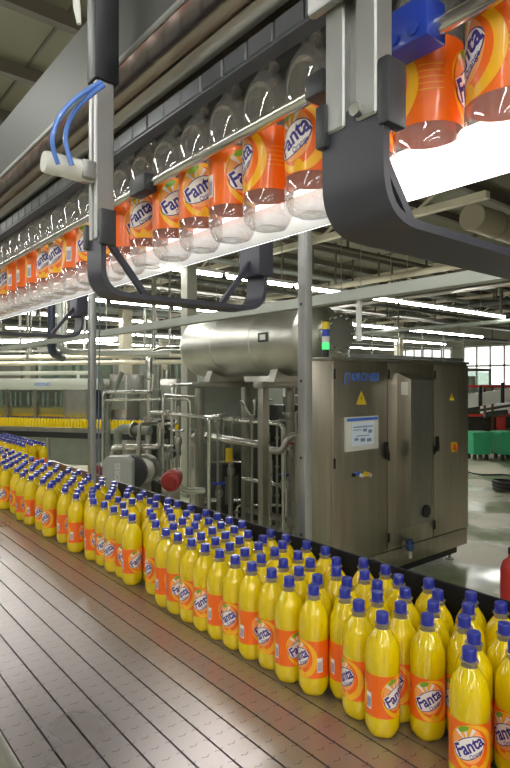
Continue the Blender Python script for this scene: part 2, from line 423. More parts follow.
RL = .0338*BS
def label_mesh(name):
    "orange wrap-around label: fills its height; crescents, discs and lettering laid on it"
    bm = bmesh.new(); MI = [ORANGE, LYEL, LWHITE, NAVY, LPEACH, LGREEN]
    Z0, Z1 = .0435*BS, .1245*BS; zc = (Z0+Z1)/2; C = 2*PI*RL
    def flat(vs, fs, layer, mi):
        t = bmesh.new(); bv = [t.verts.new((x, y, 0)) for x, y in vs]
        for f in fs:
            try: t.faces.new([bv[i] for i in f])
            except ValueError: pass
        bmesh.ops.triangulate(t, faces=[f for f in t.faces if len(f.verts) > 4])
        x = -C; 
        while x < C:
            bmesh.ops.bisect_plane(t, geom=t.verts[:]+t.edges[:]+t.faces[:], plane_co=(x, 0, 0), plane_no=(1, 0, 0)); x += .0055
        mp = {}
        for v in t.verts:
            r = RL+.00013*layer; th = v.co.x/RL
            z = min(max(zc+v.co.y, Z0+.0008), Z1-.0008)
            mp[v] = bm.verts.new((r*math.cos(th), r*math.sin(th), z))
        for f in t.faces:
            try: g = bm.faces.new([mp[v] for v in f.verts]); g.material_index = mi
            except ValueError: pass
        t.free()
    def ell(cx, cy, rx, ry, rot=0, n=36):
        c, s = math.cos(rot), math.sin(rot)
        return [(cx+rx*math.cos(a)*c-ry*math.sin(a)*s, cy+rx*math.cos(a)*s+ry*math.sin(a)*c) for a in [2*PI*k/n for k in range(n)]]
    def disc(pts, layer, mi): flat(pts, [list(range(len(pts)))], layer, mi)
    def crescent(o_, i_, layer, mi):
        n = len(o_); flat(o_+i_, [[k, (k+1) % n, n+(k+1) % n, n+k] for k in range(n)], layer, mi)
    n = 48
    rings = []
    for z in (Z0, Z1): rings.append([bm.verts.new((RL*math.cos(2*PI*k/n), RL*math.sin(2*PI*k/n), z)) for k in range(n)])
    for k in range(n): bm.faces.new((rings[0][k], rings[0][(k+1) % n], rings[1][(k+1) % n], rings[1][k]))
    F_ = text2d('Fanta', .12, .028); Fo = text2d('Fanta', .12, .075); O_ = text2d('Orange', .15, .01)
    def rot_text(T, cx, cy, width, rot, layer, mi, sq=1.25):
        vs, fs, w, h = T; k = width/w; c, s = math.cos(rot), math.sin(rot)
        flat([(cx+(x*k)*c-(y*k*sq)*s, cy+(x*k)*s+(y*k*sq)*c) for x, y in vs], fs, layer, mi)
    for s0, kk in ((-C*.25, 1.0), (C*.25, 1.0)):
        # yellow fruit peel sweeping round the badge
        crescent(ell(s0+.004, -.001, .0345, .0385), ell(s0-.007, .005, .0250, .0285), 1, 1)
        crescent(ell(s0+.001, .001, .0268, .0315), ell(s0-.004, .004, .0240, .0280), 2, 0)
        disc(ell(s0-.004, .004, .0245, .0285), 3, 4)
        for a in range(5):
            a0 = PI*.30+a*.36; q = [(s0-.006, .010)]+[(s0-.006+.021*math.cos(a0+t*.09), .010+.023*math.sin(a0+t*.09)) for t in range(4)]
            disc(q, 4, 1 if a % 2 else 2)
        disc(ell(s0-.003, .000, .0265, .0165, .62), 5, 3)
        disc(ell(s0-.003, .000, .0252, .0152, .62), 5.5, 2)
        disc(ell(s0-.012, .0285, .0085, .0042, .5), 6, 5)
        disc(ell(s0+.004, -.0290, .0050, .0050), 6, 1)
        rot_text(Fo, s0-.004, .003, .0490, .60, 6, 2)
        rot_text(F_, s0-.004, .003, .0465, .60, 7, 3)
        rot_text(O_, s0+.007, -.0090, .022, .60, 7, 3)
    # small print and pale code panel between the badges
    for s0 in (0.0,):
        for j in range(5): flat([(s0-.012, .012-j*.0055), (s0+.010, .012-j*.0055), (s0+.010, .0128-j*.0055), (s0-.012, .0128-j*.0055)], [[0, 1, 2, 3]], 2, 1)
    s0 = C*.5-.004
    disc([(s0-.009, -.026), (s0+.003, -.026), (s0+.003, .004), (s0-.009, .004)], 2, 2)
    for j in range(6): disc([(s0-.0078+j*.0017, -.023), (s0-.0070+j*.0017, -.023), (s0-.0070+j*.0017, -.004), (s0-.0078+j*.0017, -.004)], 3, 3)
    me = bpy.data.meshes.new(name); bm.to_mesh(me); bm.free()
    for q in MI: me.materials.append(q)
    me.shade_smooth(); return me
LABEL = label_mesh('label')

def bottle_proto(full):
    t = thing('soda_bottle' if full else 'empty_bottle', '', 'bottle')
    b = MB(); add_bottle(b, 30)
    if full:
        b.mi = 1
    b.lathe(PROF_UP, (0, 0, 0), n=30 if not full else 20, caps=False)
    b.build('body', [JUICE, NECKM] if full else PET, t, angle=60)
    l = bpy.data.objects.new('label', LABEL); COL.objects.link(l); l.parent = t; l['label'] = 'orange wrap-around label with a fruit badge'
    if full:
        b = MB(); n = 24
        b.lathe([(h*BS, r*BS) for h, r in [(.2165, .0115), (.2165, .0126), (.2195, .0128), (.220, .0123), (.2345, .0122), (.2362, .0110), (.2364, .002)]], (0, 0, 0), n=n, mod=lambda th, h: 1+.012*math.cos(12*th))
        o = b.build('cap', CAPM, t); o['label'] = 'blue screw cap'
    return t

# cap positions read from the photograph, turned into places on the table
CAPS = []
def caps(x0, y0, k, pts):
    for u, v in pts: CAPS.append((x0+u/k, y0+v/k))
caps(280, 560, 3.643, [(22, 73), (67, 45), (67, 17), (137, 68), (138, 100), (228, 8), (232, 50), (236, 82), (238, 115), (312, 18), (348, 48), (298, 150), (333, 97), (400, 12), (408, 75), (382, 130), (378, 195)])
caps(340, 512, 3.0, [(190, 278), (220, 245), (240, 218), (262, 305), (278, 272), (320, 250), (380, 230), (460, 285)])
caps(410, 590, 4.31, [(222, 88), (212, 135), (262, 195), (243, 258), (408, 165), (430, 240)])
caps(150, 500, 3.643, [(18, 15), (8, 45), (27, 58), (38, 88), (17, 117), (48, 52), (78, 30), (105, 42), (105, 68), (85, 78), (83, 103), (112, 90), (120, 117), (78, 132), (97, 155), (165, 50), (167, 78), (173, 97), (150, 140), (150, 170),
    (192, 125), (207, 153), (213, 182), (230, 55), (228, 85), (224, 108), (245, 138), (278, 70), (295, 50), (293, 103), (272, 122), (300, 148), (285, 168), (323, 187), (278, 208), (332, 130), (376, 167), (382, 205), (369, 232),
    (408, 125), (408, 148), (435, 185), (461, 222), (440, 248), (468, 163), (498, 200)])
spots = []
for px, py in CAPS:
    q = onZ(px, py, ZT+.214); spots.append([q.x, q.y, True])
# drop readings that fall on an already taken place
keep = []
for s_ in spots:
    if all((s_[0]-q[0])**2+(s_[1]-q[1])**2 > .042**2 for q in keep): keep.append(s_)
spots = keep
YS = 1.93
rows = [.866, .919, .972, 1.024, 1.076]
rows2 = [.856+.0365*i for i in range(7)]
def fill(y0, y1, pitch, rws, jit, thr=.05):
    for r_, x in enumerate(rws):
        y = y0+(pitch/2 if r_ % 2 else 0)
        while y < y1:
            nx, ny = x+random.uniform(-jit, jit), y+random.uniform(-jit, jit)*1.3
            if all((nx-q[0])**2+(ny-q[1])**2 > thr**2 for q in spots): spots.append([nx, ny, False])
            y += pitch
fill(.30, .50, .090, rows, .002, .058)
fill(.46, YS, .080, rows, .004, .0615)
fill(YS-.07, 4.75, .131, rows2, .013, .046)
fill(4.02, 5.0, .073, [1.245, 1.31, 1.375], .003)
DM = .0655
for it in range(400):
    moved = False
    for i in range(len(spots)):
        for j in range(i):
            a, c = spots[i], spots[j]; dx, dy = a[0]-c[0], a[1]-c[1]
            if abs(dx) > DM or abs(dy) > DM: continue
            d = math.hypot(dx, dy)
            if d < DM:
                moved = True
                if d < 1e-5: dx, dy, d = 1e-3, 1e-3, 1.4e-3
                k = (DM-d)/d*.52
                a[0] += dx*k/2; a[1] += dy*k/2; c[0] -= dx*k/2; c[1] -= dy*k/2
    for a in spots:
        if a[0] < 1.17: a[0] = min(max(a[0], .85), 1.0765)
        else: a[0] = min(max(a[0], 1.2), 1.44)
    if not moved: break
main = [s_ for s_ in spots if s_[0] < 1.16]; side = [s_ for s_ in spots if s_[0] >= 1.16]
main.sort(key=lambda s_: math.hypot(s_[0], s_[1]))
print('BOTTLES', len(main), len(side))
front = sorted([s_ for s_ in main if not any(q is not s_ and q[0] < s_[0]-.012 and abs(q[1]-s_[1]) < .045 for q in main)], key=lambda s_: s_[1])
cols = {i: [] for i in range(len(front))}
for s_ in main:
    if any(s_ is f for f in front): continue
    i = min(range(len(front)), key=lambda k: abs(front[k][1]-s_[1])); cols[i].append(s_)
FB = bottle_proto(True); used = [False]
def place(proto, x, y, z, rz, label, group):
    o = copy_tree(proto) if used[0] else proto; used[0] = True
    o.location = (x, y, z); o.rotation_euler = (0, 0, rz); o['label'] = label; o['group'] = group
    return o
G = 'full bottles on the conveyor table'
def face(s_, off):        # rotation that turns the badge towards the viewer, off radians aside
    return math.atan2(-s_[1], -s_[0])+PI/2+off
FIX = [.5, 1.15, .1, -.65, .2, .95, -.9, .9, 2.2, .8, -.7, 1.0, 2.6, .9, -.2, -.8, .3, .85, -1.0, .6, .1]
for i, f in enumerate(front):
    off = FIX[i] if i < len(FIX) else random.uniform(-1.5, 1.5)
    place(FB, f[0], f[1], ZT, face(f, off), 'full yellow soda bottle, %s along the front edge from the near end' % ordn(i+1), G)
    for r_, s_ in enumerate(sorted(cols[i], key=lambda q: q[0])):
        place(FB, s_[0], s_[1], ZT, random.uniform(0, 2*PI), 'full yellow soda bottle, %s behind the %s front-edge bottle from the near end' % (ordn(r_+1), ordn(i+1)), G)
for i, s_ in enumerate(sorted(side, key=lambda q: q[1])):
    place(FB, s_[0], s_[1], ZT, random.uniform(0, 2*PI), 'full yellow soda bottle on the narrow infeed conveyor, %s from its near end' % ordn(i+1), 'full bottles on the infeed conveyor')

# ------------------------------------------------------------------ overhead air conveyor with empty bottles
XO = .4655; ZO = CZ+.191; OY0, OY1 = -.45, 3.6
EB = bottle_proto(False); used[0] = False
offs = {0: -1.2, 1: -1.15, 2: -1.45, 3: -1.6, 4: 2.5, 5: -1.25, 6: .7, 7: .05, 8: .25, 9: -.4, 10: .8, 11: .1}
for i in range(28):
    y = .155+i*.0765
    s_ = (XO, y)
    o = place(EB, XO+random.uniform(-.001, .001), y, ZO, face(s_, offs.get(i, random.uniform(-1.2, 1.2))), 'empty labelled clear bottle hanging in the overhead conveyor, %s from the near end' % ordn(i+1), 'empty bottles in the overhead conveyor')
oc = thing('overhead_conveyor', 'grey overhead air conveyor carrying empty bottles by the neck', 'conveyor', (.48, 1.4, ZO))
NZ = ZO+.2138*BS     # underside of the neck rings
b = MB(); yy = OY0
while yy < OY1:
    b.box((.430, yy, CZ+.392), (.444, yy+.047, CZ+.417), .002, 1); yy += .0495
b.box((.432, OY0, NZ-.004), (.4525, OY1, NZ-.0002)); b.build('neck_rail', mat('slate_plates', (.10, .11, .13), .35, .3), oc)
b = MB(); b.box((.487, OY0, CZ+.392), (.500, OY1, CZ+.45), .002, 1); b.box((.4785, OY0, NZ-.004), (.489, OY1, NZ-.0002)); b.build('neck_rail', DARKG, oc)
b = MB(); b.box((.426, OY0, CZ+.433), (.442, OY1, CZ+.456), .006, 3); b.build('edge_beam', ALU, oc)
b = MB(); b.box((.370, OY0, CZ+.4585), (.505, OY1, CZ+.4610)); b.build('canopy_sheet', COPPER, oc, smooth=False)
b = MB(); b.box((.370, OY0, CZ+.462), (.376, OY1, CZ+.582), .002, 1); b.box((.370, OY0, CZ+.576), (.66, OY1, CZ+.582)); b.box((.654, OY0, CZ+.33), (.66, OY1, CZ+.576)); b.build('hood_panel', GREYP, oc, smooth=False)
b = MB(); b.box((.364, OY0, CZ+.4570), (.3695, OY1, CZ+.4660), .002, 1); b.build('hood_lip', ALU, oc)
b = MB(); b.box((.560, OY0, CZ+.300), (.564, OY1, CZ+.47)); b.build('back_plate', DARKG, oc, smooth=False)
b = MB(); b.cyl((.4230, OY0, CZ+.300), (.4230, OY1, CZ+.300), .0075, 14); b.build('guide_tube', STEELL, oc)
b = MB(); b.cyl((.5080, OY0, CZ+.300), (.5080, OY1, CZ+.300), .0075, 14); b.build('guide_tube', STEEL, oc)
b = MB(); b.box((.590, OY0, CZ+.29), (.630, OY1, CZ+.33), .004); b.build('rear_beam', ALU, oc)
b = MB(); b.box((.5005, .44, CZ+.190), (.5035, OY1, CZ+.236)); b.build('glow_band', FROST, oc, smooth=False)  # added frosted band, stands in for the white glow around the bases
for ya, yb, m, lb in ((-.30, .415, STRIPL, 'glowing white light strip beside the nearer bottle bases'), (.43, 3.4, STRIPD, 'added white glow strip beside the further bottle bases')):  # the dimmer, longer strip is added for the white glow below the labels
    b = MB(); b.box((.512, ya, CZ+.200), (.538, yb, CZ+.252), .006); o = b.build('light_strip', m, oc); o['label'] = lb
b = MB()
for yy in (-.25, .1, .35, .9, 1.5, 2.1, 2.9):
    b.box((.525, yy, CZ+.252), (.560, yy+.012, CZ+.32))
b.build('strip_bracket', DARKG, oc, smooth=False)
# clamps on the front guide tube
for (px, py, m, sz, nm, lab) in ((145, 181, BLACKP, (.022, .050, .026), 'tube_clamp', None), (324, 88, BLACKP, (.024, .026, .024), 'tube_clamp', None), (416, 27, BLUEP, (.028, .046, .036), 'tube_clamp', 'blue plastic clamp block')):
    q = onX(px, py, .423); c = Vector((.4195, q.y, CZ+(.305 if lab else .300))); h = Vector(sz)/2
    b = MB(); b.box(c-h, c+h, .002)
    if lab:
        b.box(c+Vector((-.012, .021, -.014)), c+Vector((.012, .036, .012)), .002)
        for dy in (-.01, .01): b.cyl(c+Vector((-.0165, dy, -.009)), c+Vector((-.0145, dy, -.009)), .005, 12)
    o = b.build(nm, m, oc)
    if lab: o['label'] = lab

def bracket(name, label, Y, w, xa, xb, cw, blacktop, far_top=.285, ct=.026):
    t = thing(name, label, 'bracket', (xa, Y, CZ+.1), 0, 'support brackets under the overhead conveyor')
    zb, zu = CZ+.119, CZ+.205
    path = [(xa, Y, zu)]+[Vector(p) for p in fillet([(xa, Y, zu-.01), (xa, Y, zb), (xb, Y, zb), (xb, Y, zu)], .055, 8)]
    b = MB(); b.band(path, w, .007, (0, 1, 0)); o = b.build('hook_arm', HOOKM, t)
    for (x0, dx) in ((xa, 1), (xb, -1)):
        b = MB(); b.band([(x0+dx*.006, Y, zb+.09), (x0+dx*.075, Y, zb+.006)], .008, .008, (0, 1, 0)); b.build('gusset', HOOKM, t)
    b = MB(); b.box((xa-.006, Y-w/2-.006, zu-.022), (xa+.016, Y-w/2+.004, zu+.026), .002); b.build('clamp', BLACKP, t)
    b = MB(); b.box((xa-.009, Y+w/2-.008, zu-.022), (xa+.010, Y+w/2+.003, zu+.012), .002); b.build('clamp', BLACKP, t)
    b = MB(); b.box((xb-.018, Y-w/2-.004, zu-.03), (xb+.014, Y+w/2+.004, CZ+far_top), .003); b.build('clamp_block', HOOKM, t)
    b = MB(); x0, x1 = xa-.006, xa-.006+ct
    h = cw/2; z0 = zu-.012; z1 = CZ+.409 if blacktop else ZC
    # slotted aluminium profile: two rails joined by a web
    b.box((x0, Y-h, z0), (x1, Y-h*.22, z1), .0015, 1); b.box((x0, Y+h*.22, z0), (x1, Y+h, z1), .0015, 1); b.box((x0+.008, Y-h*.4, z0), (x1-.004, Y+h*.4, z1))
    b.build('column', ALU, t)
    if blacktop:
        b = MB(); b.box((xa-.009, Y-h*1.3, z1), (xa+.026, Y+h*.9, ZC), .002); o = b.build('upper_column', mat('black_column', (.012, .013, .018), .35), t)
    return t
bA = bracket('support_bracket', 'slate hooked support bracket with a bare aluminium column beside the blue clamp', .282, .060, .330, .690, .050, False, ct=.020)
bB = bracket('support_bracket', 'slate hooked support bracket under a black column with blue hoses', .737, .046, .325, .612, .026, True)
bC = bracket('support_bracket', 'slate hooked support bracket at the far end of the overhead conveyor', 1.50, .046, .325, .612, .026, True)
# head plate over the near column
b = MB(); b.box((.314, .256, CZ+.286), (.3235, .318, CZ+.35), .004); b.build('head_plate', ALU, bA)
b = MB(); b.cyl((.3180, .272, CZ+.199), (.3235, .272, CZ+.199), .005, 12); b.build('bolt', STEELL, bA)
# pneumatic cylinder and its hoses on the second bracket
cy = thing('pneumatic_cylinder', 'white pneumatic cylinder with two blue hoses on the column', 'cylinder', (.29, .737, CZ+.28))
b = MB(); b.lathe([(0, .006), (.0, .0130), (.004, .0142), (.05, .0142), (.056, .0125), (.068, .0125)], (.253, .737, CZ+.284), 'X', 20); b.build('barrel', WHITEP, cy)
b = MB(); b.box((.300, .722, CZ+.272), (.3185, .752, CZ+.296), .002); b.build('mount', ALU, cy)
for d_ in (0, 1):
    pts = [(101, 82), (88, 90), (72, 101), (58, 118), (52, 136), (53, 150), (58, 164)] if d_ == 0 else [(104, 85), (92, 94), (78, 106), (68, 122), (65, 138), (67, 150), (72, 165)]
    dd = [.748, .735, .72, .705, .70, .705, .716] if d_ == 0 else [.745, .74, .735, .73, .725, .725, .728]
    b = MB(); b.tube(fillet([P(x, y, d) for (x, y), d in zip(pts, dd)], .02, 4), .0032, 8); b.build('hose', HOSEM, cy)
# lamp arm hanging by the column
p0 = P(75, -12, .9); p1 = P(79, 24, .9)
b = MB(); b.tube([p0+Vector((0, 0, .35)), p0, P(77, 8, .9), p1], [.005, .0055, .006, .0035], 10); o = b.build('cable_drop', WHITEP); tag(o, 'short white cable drop hanging beside the black column', 'cable')

# ------------------------------------------------------------------ tall posts behind the bottle table
for (px, X, lab) in ((305, 1.30, 'tall slim steel post standing in front of the tank end'), (92, 1.26, 'tall slim steel post standing beside the grey gear motor')):
    q = onX(px, 400, X); t = thing('support_post', lab, 'post', (q.x, q.y, 0), 0, 'tall posts behind the table')
    b = MB(); b.box((q.x-.017, q.y-.017, .01), (q.x+.017, q.y+.017, 3.3), .002); b.build('post', ALU, t)
    b = MB(); b.box((q.x-.06, q.y-.06, 0), (q.x+.06, q.y+.06, .01)); b.build('base_plate', STEEL, t, smooth=False)
    b = MB()
    for z in (1.25, 1.5, 1.75, 2.0, 2.25): b.cyl((q.x-.019, q.y, z), (q.x-.016, q.y, z), .005, 8)
    b.build('bolt', DARKG, t)
q = onX(92, 400, 1.26)
b = MB(); b.tube(fillet([(q.x+.03, q.y-.03, .02), (q.x+.035, q.y-.03, .8), (q.x+.025, q.y-.025, 1.6), (q.x+.04, q.y-.03, 2.6)], .2), .0035, 6); tag(b.build('blue_cable', mat('dull_blue', (.12, .16, .30), .5)), 'thin blue cable running up beside the slim steel post', 'cable')

# ------------------------------------------------------------------ cable duct running above the machines
cdct = thing('cable_duct', 'long pale cable duct running above the cabinet and tank', 'duct', (2.2, 5, CZ+.40))
b = MB(); b.box((2.17, -2, CZ+.405), (2.23, 16, CZ+.412)); b.box((2.17, -2, CZ+.412), (2.176, 16, CZ+.455)); b.box((2.224, -2, CZ+.412), (2.23, 16, CZ+.47)); b.build('tray', mat('pale_duct', (.50, .53, .48), .4, .4), cdct, smooth=False)
b = MB(); b.tube([(2.2, -2+i*.6, CZ+.425+.008*math.sin(i*2.1)) for i in range(31)], .014, 8); b.build('cables', mat('dark_cable', (.04, .05, .08), .5), cdct)
for Y in (-1.5, 7.4, 10.5, 13.5):
    b = MB(); b.box((2.235, Y-.012, CZ+.40), (2.26, Y+.012, ZC)); b.build('hanger', WHITEP, cdct, smooth=False)
b = MB(); b.box((2.192, 1.838, CZ+.235), (2.208, 1.862, CZ+.406)); b.cyl((2.2, 1.85, CZ+.20), (2.2, 1.85, CZ+.24), .016, 10); b.build('drop_rod', WHITEP, cdct, smooth=False)

# ------------------------------------------------------------------ switch cabinet
CY = 2.98; cx0, cx1 = 3.224, 5.2; cdp = .36; cz0, cz1 = .30, 1.925
cb = thing('control_cabinet', 'large brushed steel control cabinet with a touch screen', 'cabinet', ((cx0+cx1)/2, CY+.18, 0))
b = MB(); b.box((cx0, CY+.012, cz0), (cx1, CY+cdp, cz1), .006); b.build('body', STEELD, cb)
b = MB(); b.box((cx0-.01, CY-.01, cz1-.012), (cx1+.01, CY+cdp+.01, cz1+.012), .003); b.build('top_cover', STEEL, cb)
b = MB(); b.box((cx0+.005, CY+.006, .135), (cx1-.005, CY+cdp, cz0-.006), .004); b.build('plinth', STEELD, cb)
b = MB(); b.box((cx0+.12, CY+.05, .06), (cx1-.12, CY+cdp-.05, .136)); b.build('underframe', BLACK, cb, smooth=False)
for x in (cx0+.2, (cx0+cx1)/2, cx1-.2):
    for yy in (CY+.08, CY+cdp-.08):
        b = MB(); b.cyl((x, yy, .0), (x, yy, .015), .04, 14); b.cyl((x, yy, .015), (x, yy, .137), .015, 10); b.build('foot', FRAMEM, cb)
def fx(px): return onY(px, 400, CY).x
def fz(px, py): return onY(px, py, CY).z
dx = [cx0+.006, fx(387), fx(433), cx1-.006]
for i, (a, c, lab) in enumerate(((dx[0], dx[1], 'steel door with the touch screen'), (dx[1], dx[2], 'middle steel door behind the duct cover'), (dx[2], dx[3], 'steel door with the orange switch'))):
    b = MB(); b.box((a+.004, CY-.008, cz0+.008), (c-.004, CY+.014, cz1-.02), .004); d = b.build('door', STEELD, cb); d['label'] = lab
    hx = c-.03 if i == 0 else (fx(435.5) if i == 1 else None)
    if hx is not None:
        zc = fz(385, 450); b = MB(); b.box((hx-.016, CY-.03, zc-.07), (hx+.016, CY-.008, zc+.07), .004); b.box((hx-.010, CY-.038, zc-.055), (hx+.010, CY-.03, zc+.02), .003); b.build('handle', BLACK, d)
    for z in (cz0+.12, (cz0+cz1)/2, cz1-.12):
        b = MB(); b.box((a+.002, CY-.020, z-.04), (a+.018, CY-.008, z+.04), .003); b.build('hinge', BLACK, d)
# protruding duct cover
pr = .15; xa, xb_ = onY(411, 400, CY-pr).x, onY(432, 400, CY-pr).x; zt, zb2 = fz(415, 373), fz(415, 524)
b = MB(); b.poly([(xa, CY-.009, zb2), (xa, CY-pr, zb2+.05), (xa, CY-pr, zt-.06), (xa, CY-.009, zt)], (xb_-xa, 0, 0)); o = b.build('duct_cover', STEEL, cb, smooth=False)
b = MB(); b.box((xa-.004, CY-pr*.8, zt-.19), (xa, CY-pr*.35, zt-.08)); b.build('notice', WHITEP, cb, smooth=False)
b = MB(); b.cyl((xa+(xb_-xa)*.7, CY-pr-.012, zb2+.15), (xa+(xb_-xa)*.7, CY-pr+.001, zb2+.15), .055, 20); b.build('vent', BLACK, cb)
# touch screen
s0 = onY(345, 417.5, CY-.02); s1 = onY(377.5, 451, CY-.02)
x0_, x1_, zb_, zt_ = s0.x, s1.x, (s1.z+onY(345, 449, CY-.02).z)/2, s0.z
sc = None
b = MB(); b.box((x0_, CY-.032, zb_), (x1_, CY-.009, zt_), .004); sc = b.build('touch_screen', WHITEP, cb); sc['label'] = 'white framed touch screen with a blue header'
w_, h_ = x1_-x0_, zt_-zb_
b = MB(); b.box((x0_+.01, CY-.0335, zt_-h_*.12), (x1_-.01, CY-.0325, zt_-h_*.03)); b.build('header', KBLUE, sc, smooth=False)
b = MB(); b.box((x0_+w_*.16, CY-.034, zb_+h_*.16), (x1_-w_*.16, CY-.0325, zt_-h_*.18)); b.build('display', SCREENM, sc, smooth=False)
b = MB()
for (u0, v0, u1, v1) in ((.2, .68, .8, .72), (.2, .6, .45, .63), (.5, .55, .62, .64), (.66, .5, .78, .6), (.3, .42, .7, .45), (.24, .3, .36, .38), (.42, .26, .56, .36), (.62, .24, .76, .34)):
    b.box((x0_+w_*u0, CY-.0350, zb_+h_*v0), (x0_+w_*u1, CY-.0342, zb_+h_*v1))
b.build('display_graphics', SCRDK, sc, smooth=False)
# lettering and warning signs
b = MB(); c = onY(365.5, 377, CY-.010); put_text(b, 'KRONES', (c.x, CY-.0088, c.z), (1, 0, 0), (0, 0, 1), width=fx(379.5)-fx(352), shear=.12, bold=.016)
c = onY(346.5, 377.5, CY-.01)
for q_ in (0, .038):
    b.poly([(c.x-.030+q_, CY-.0084, c.z-.055), (c.x-.018+q_, CY-.0084, c.z-.055), (c.x+.004+q_, CY-.0084, c.z+.040), (c.x-.010+q_, CY-.0084, c.z+.040)], (0, -.0006, 0))
b.build('lettering', KBLUE, cb, smooth=False)
for px, py, k in ((361.5, 398.5, .065), (452, 397, .045)):
    c = onY(px, py, CY-.01)
    b = MB(); b.poly([(c.x-k, CY-.0085, c.z-k*.75), (c.x+k, CY-.0085, c.z-k*.75), (c.x, CY-.0085, c.z+k*.95)], (0, -.001, 0)); o = b.build('warning_sign', YELLOWP, cb, smooth=False)
    b = MB(); b.poly([(c.x-.006, CY-.0097, c.z-k*.5), (c.x+.010, CY-.0097, c.z+.005), (c.x-.002, CY-.0097, c.z), (c.x+.006, CY-.0097, c.z+k*.5), (c.x-.012, CY-.0097, c.z-.004), (c.x+.001, CY-.0097, c.z-.002)], (0, -.0006, 0)); b.build('symbol', BLACK, o, smooth=False)
# buttons
for px, py, m, r in ((353, 475, BLACK, .012), (357, 473.5, KBLUE, .014), (361, 475.5, WHITEP, .014), (365.5, 474, YELLOWP, .018), (369.5, 475, CREAM, .016)):
    c = onY(px, py, CY-.01); b = MB(); b.lathe([(0, r*1.25), (.006, r*1.25), (.007, r), (.022, r), (.024, r*.8)], (c.x, CY-.008, c.z), 'Y', 16)
    for v in b.bm.verts: v.co.y = 2*(CY-.008)-v.co.y
    b.build('push_button', m, cb)
c = onY(454, 447, CY-.01)
b = MB(); b.box((c.x-.045, CY-.014, c.z-.05), (c.x+.045, CY-.0085, c.z+.05), .002); o = b.build('main_switch', YELLOWP, cb)
b = MB(); b.cyl((c.x, CY-.03, c.z), (c.x, CY-.0142, c.z), .034, 20); b.box((c.x-.011, CY-.05, c.z-.034), (c.x+.011, CY-.03, c.z+.034), .004); b.build('knob', mat('orange_knob', (.75, .16, .02), .4), o)
b = MB(); b.box((c.x-.02, CY-.010, c.z-.24), (c.x+.02, CY-.0085, c.z-.16)); b.build('tag_plate', ALU, cb, smooth=False)
# pressure regulator under the cabinet
q = onY(408, 546, CY-.04)
rg = thing('air_regulator', 'dark blue air regulator fixed under the cabinet edge', 'regulator', (q.x, CY-.05, q.z-.08))
b = MB(); b.lathe([(0, .02), (.01, .035), (.06, .035), (.07, .025), (.09, .025)], (q.x, CY-.06, q.z-.03), n=16); b.build('body', mat('regulator_blue', (.02, .05, .16), .35), rg)
b = MB(); b.lathe([(0, .012), (.01, .024), (.07, .026), (.075, .02)], (q.x+.0, CY-.06, q.z-.105), n=14); b.build('bowl', STEELL, rg)
b = MB(); b.cyl((q.x-.09, CY-.05, q.z+.01), (q.x+.10, CY-.05, q.z+.01), .012, 10); b.box((q.x-.03, CY-.04, q.z-.01), (q.x+.03, CY+.007, q.z+.05)); b.build('mount_pipe', STEEL, rg)
# signal tower on the cabinet
q = Vector((3.262, CY+.10, cz1+.012))
tw = thing('signal_tower', 'signal tower light with yellow, blue and green lenses on the cabinet', 'signal light', q)
z = q.z
for nm, m, h in (('base', BLACK, .06), ('green_lens', GREENL, .055), ('white_lens', WHITEP, .05), ('blue_lens', BLUEP, .055), ('yellow_lens', YELLOWP, .06), ('cap', BLACK, .012)):
    b = MB(); r = .030 if nm != 'base' else .024
    b.lathe([(0, r*.9), (.002, r), (h-.002, r), (h, r*.9)], (q.x, q.y, z), n=18); b.build(nm, m, tw); z += h

# ------------------------------------------------------------------ tank on its frame
TX, TZ, TR, ty0, ty1 = 3.78, 2.142, .342, 3.66, 5.52
tk = thing('storage_tank', 'big horizontal steel tank on a tube frame behind the cabinet', 'tank', (TX, 4.7, 0))
prof = [(-.155, .002), (-.150, .10), (-.128, .19), (-.09, .262), (-.04, .315), (-.0, TR-.006), (.02, TR)]
L_ = ty1-ty0
pr_ = prof+[(L_*.33, TR), (L_*.33+.002, TR+.003), (L_*.33+.012, TR+.003), (L_*.33+.014, TR), (L_*.68, TR), (L_*.68+.002, TR+.003), (L_*.68+.012, TR+.003), (L_*.68+.014, TR)]+[(L_-h, r) for h, r in prof[::-1]]
b = MB(); b.lathe(pr_, (TX, ty0, TZ), 'Y', 48); b.build('shell', TANKM, tk, angle=25)
mc = Vector((TX-.02, ty0, TZ+.035))
b = MB(); b.lathe([(-.30, .005), (-.30, .13), (-.297, .175), (-.275, .178), (-.274, .13), (-.10, .13)], mc, 'Y', 32)
for k in range(12):
    a = 2*PI*k/12; b.cyl(mc+Vector((.153*math.cos(a), -.312, .153*math.sin(a))), mc+Vector((.153*math.cos(a), -.265, .153*math.sin(a))), .011, 6)
o = b.build('manhole', STEELL, tk); o['label'] = 'round bolted manhole cover on the tank end'
q = Vector((TX-TR-.004, 4.05, TZ+.02))
b = MB(); b.box(q-Vector((.004, .07, .045)), q+Vector((.004, .07, .045)), .002); o = b.build('nameplate', DARKG, tk); b = MB(); b.box(q-Vector((.006, .04, .025)), q+Vector((-.003, .04, .025))); b.build('plate_face', WHITEP, o, smooth=False)
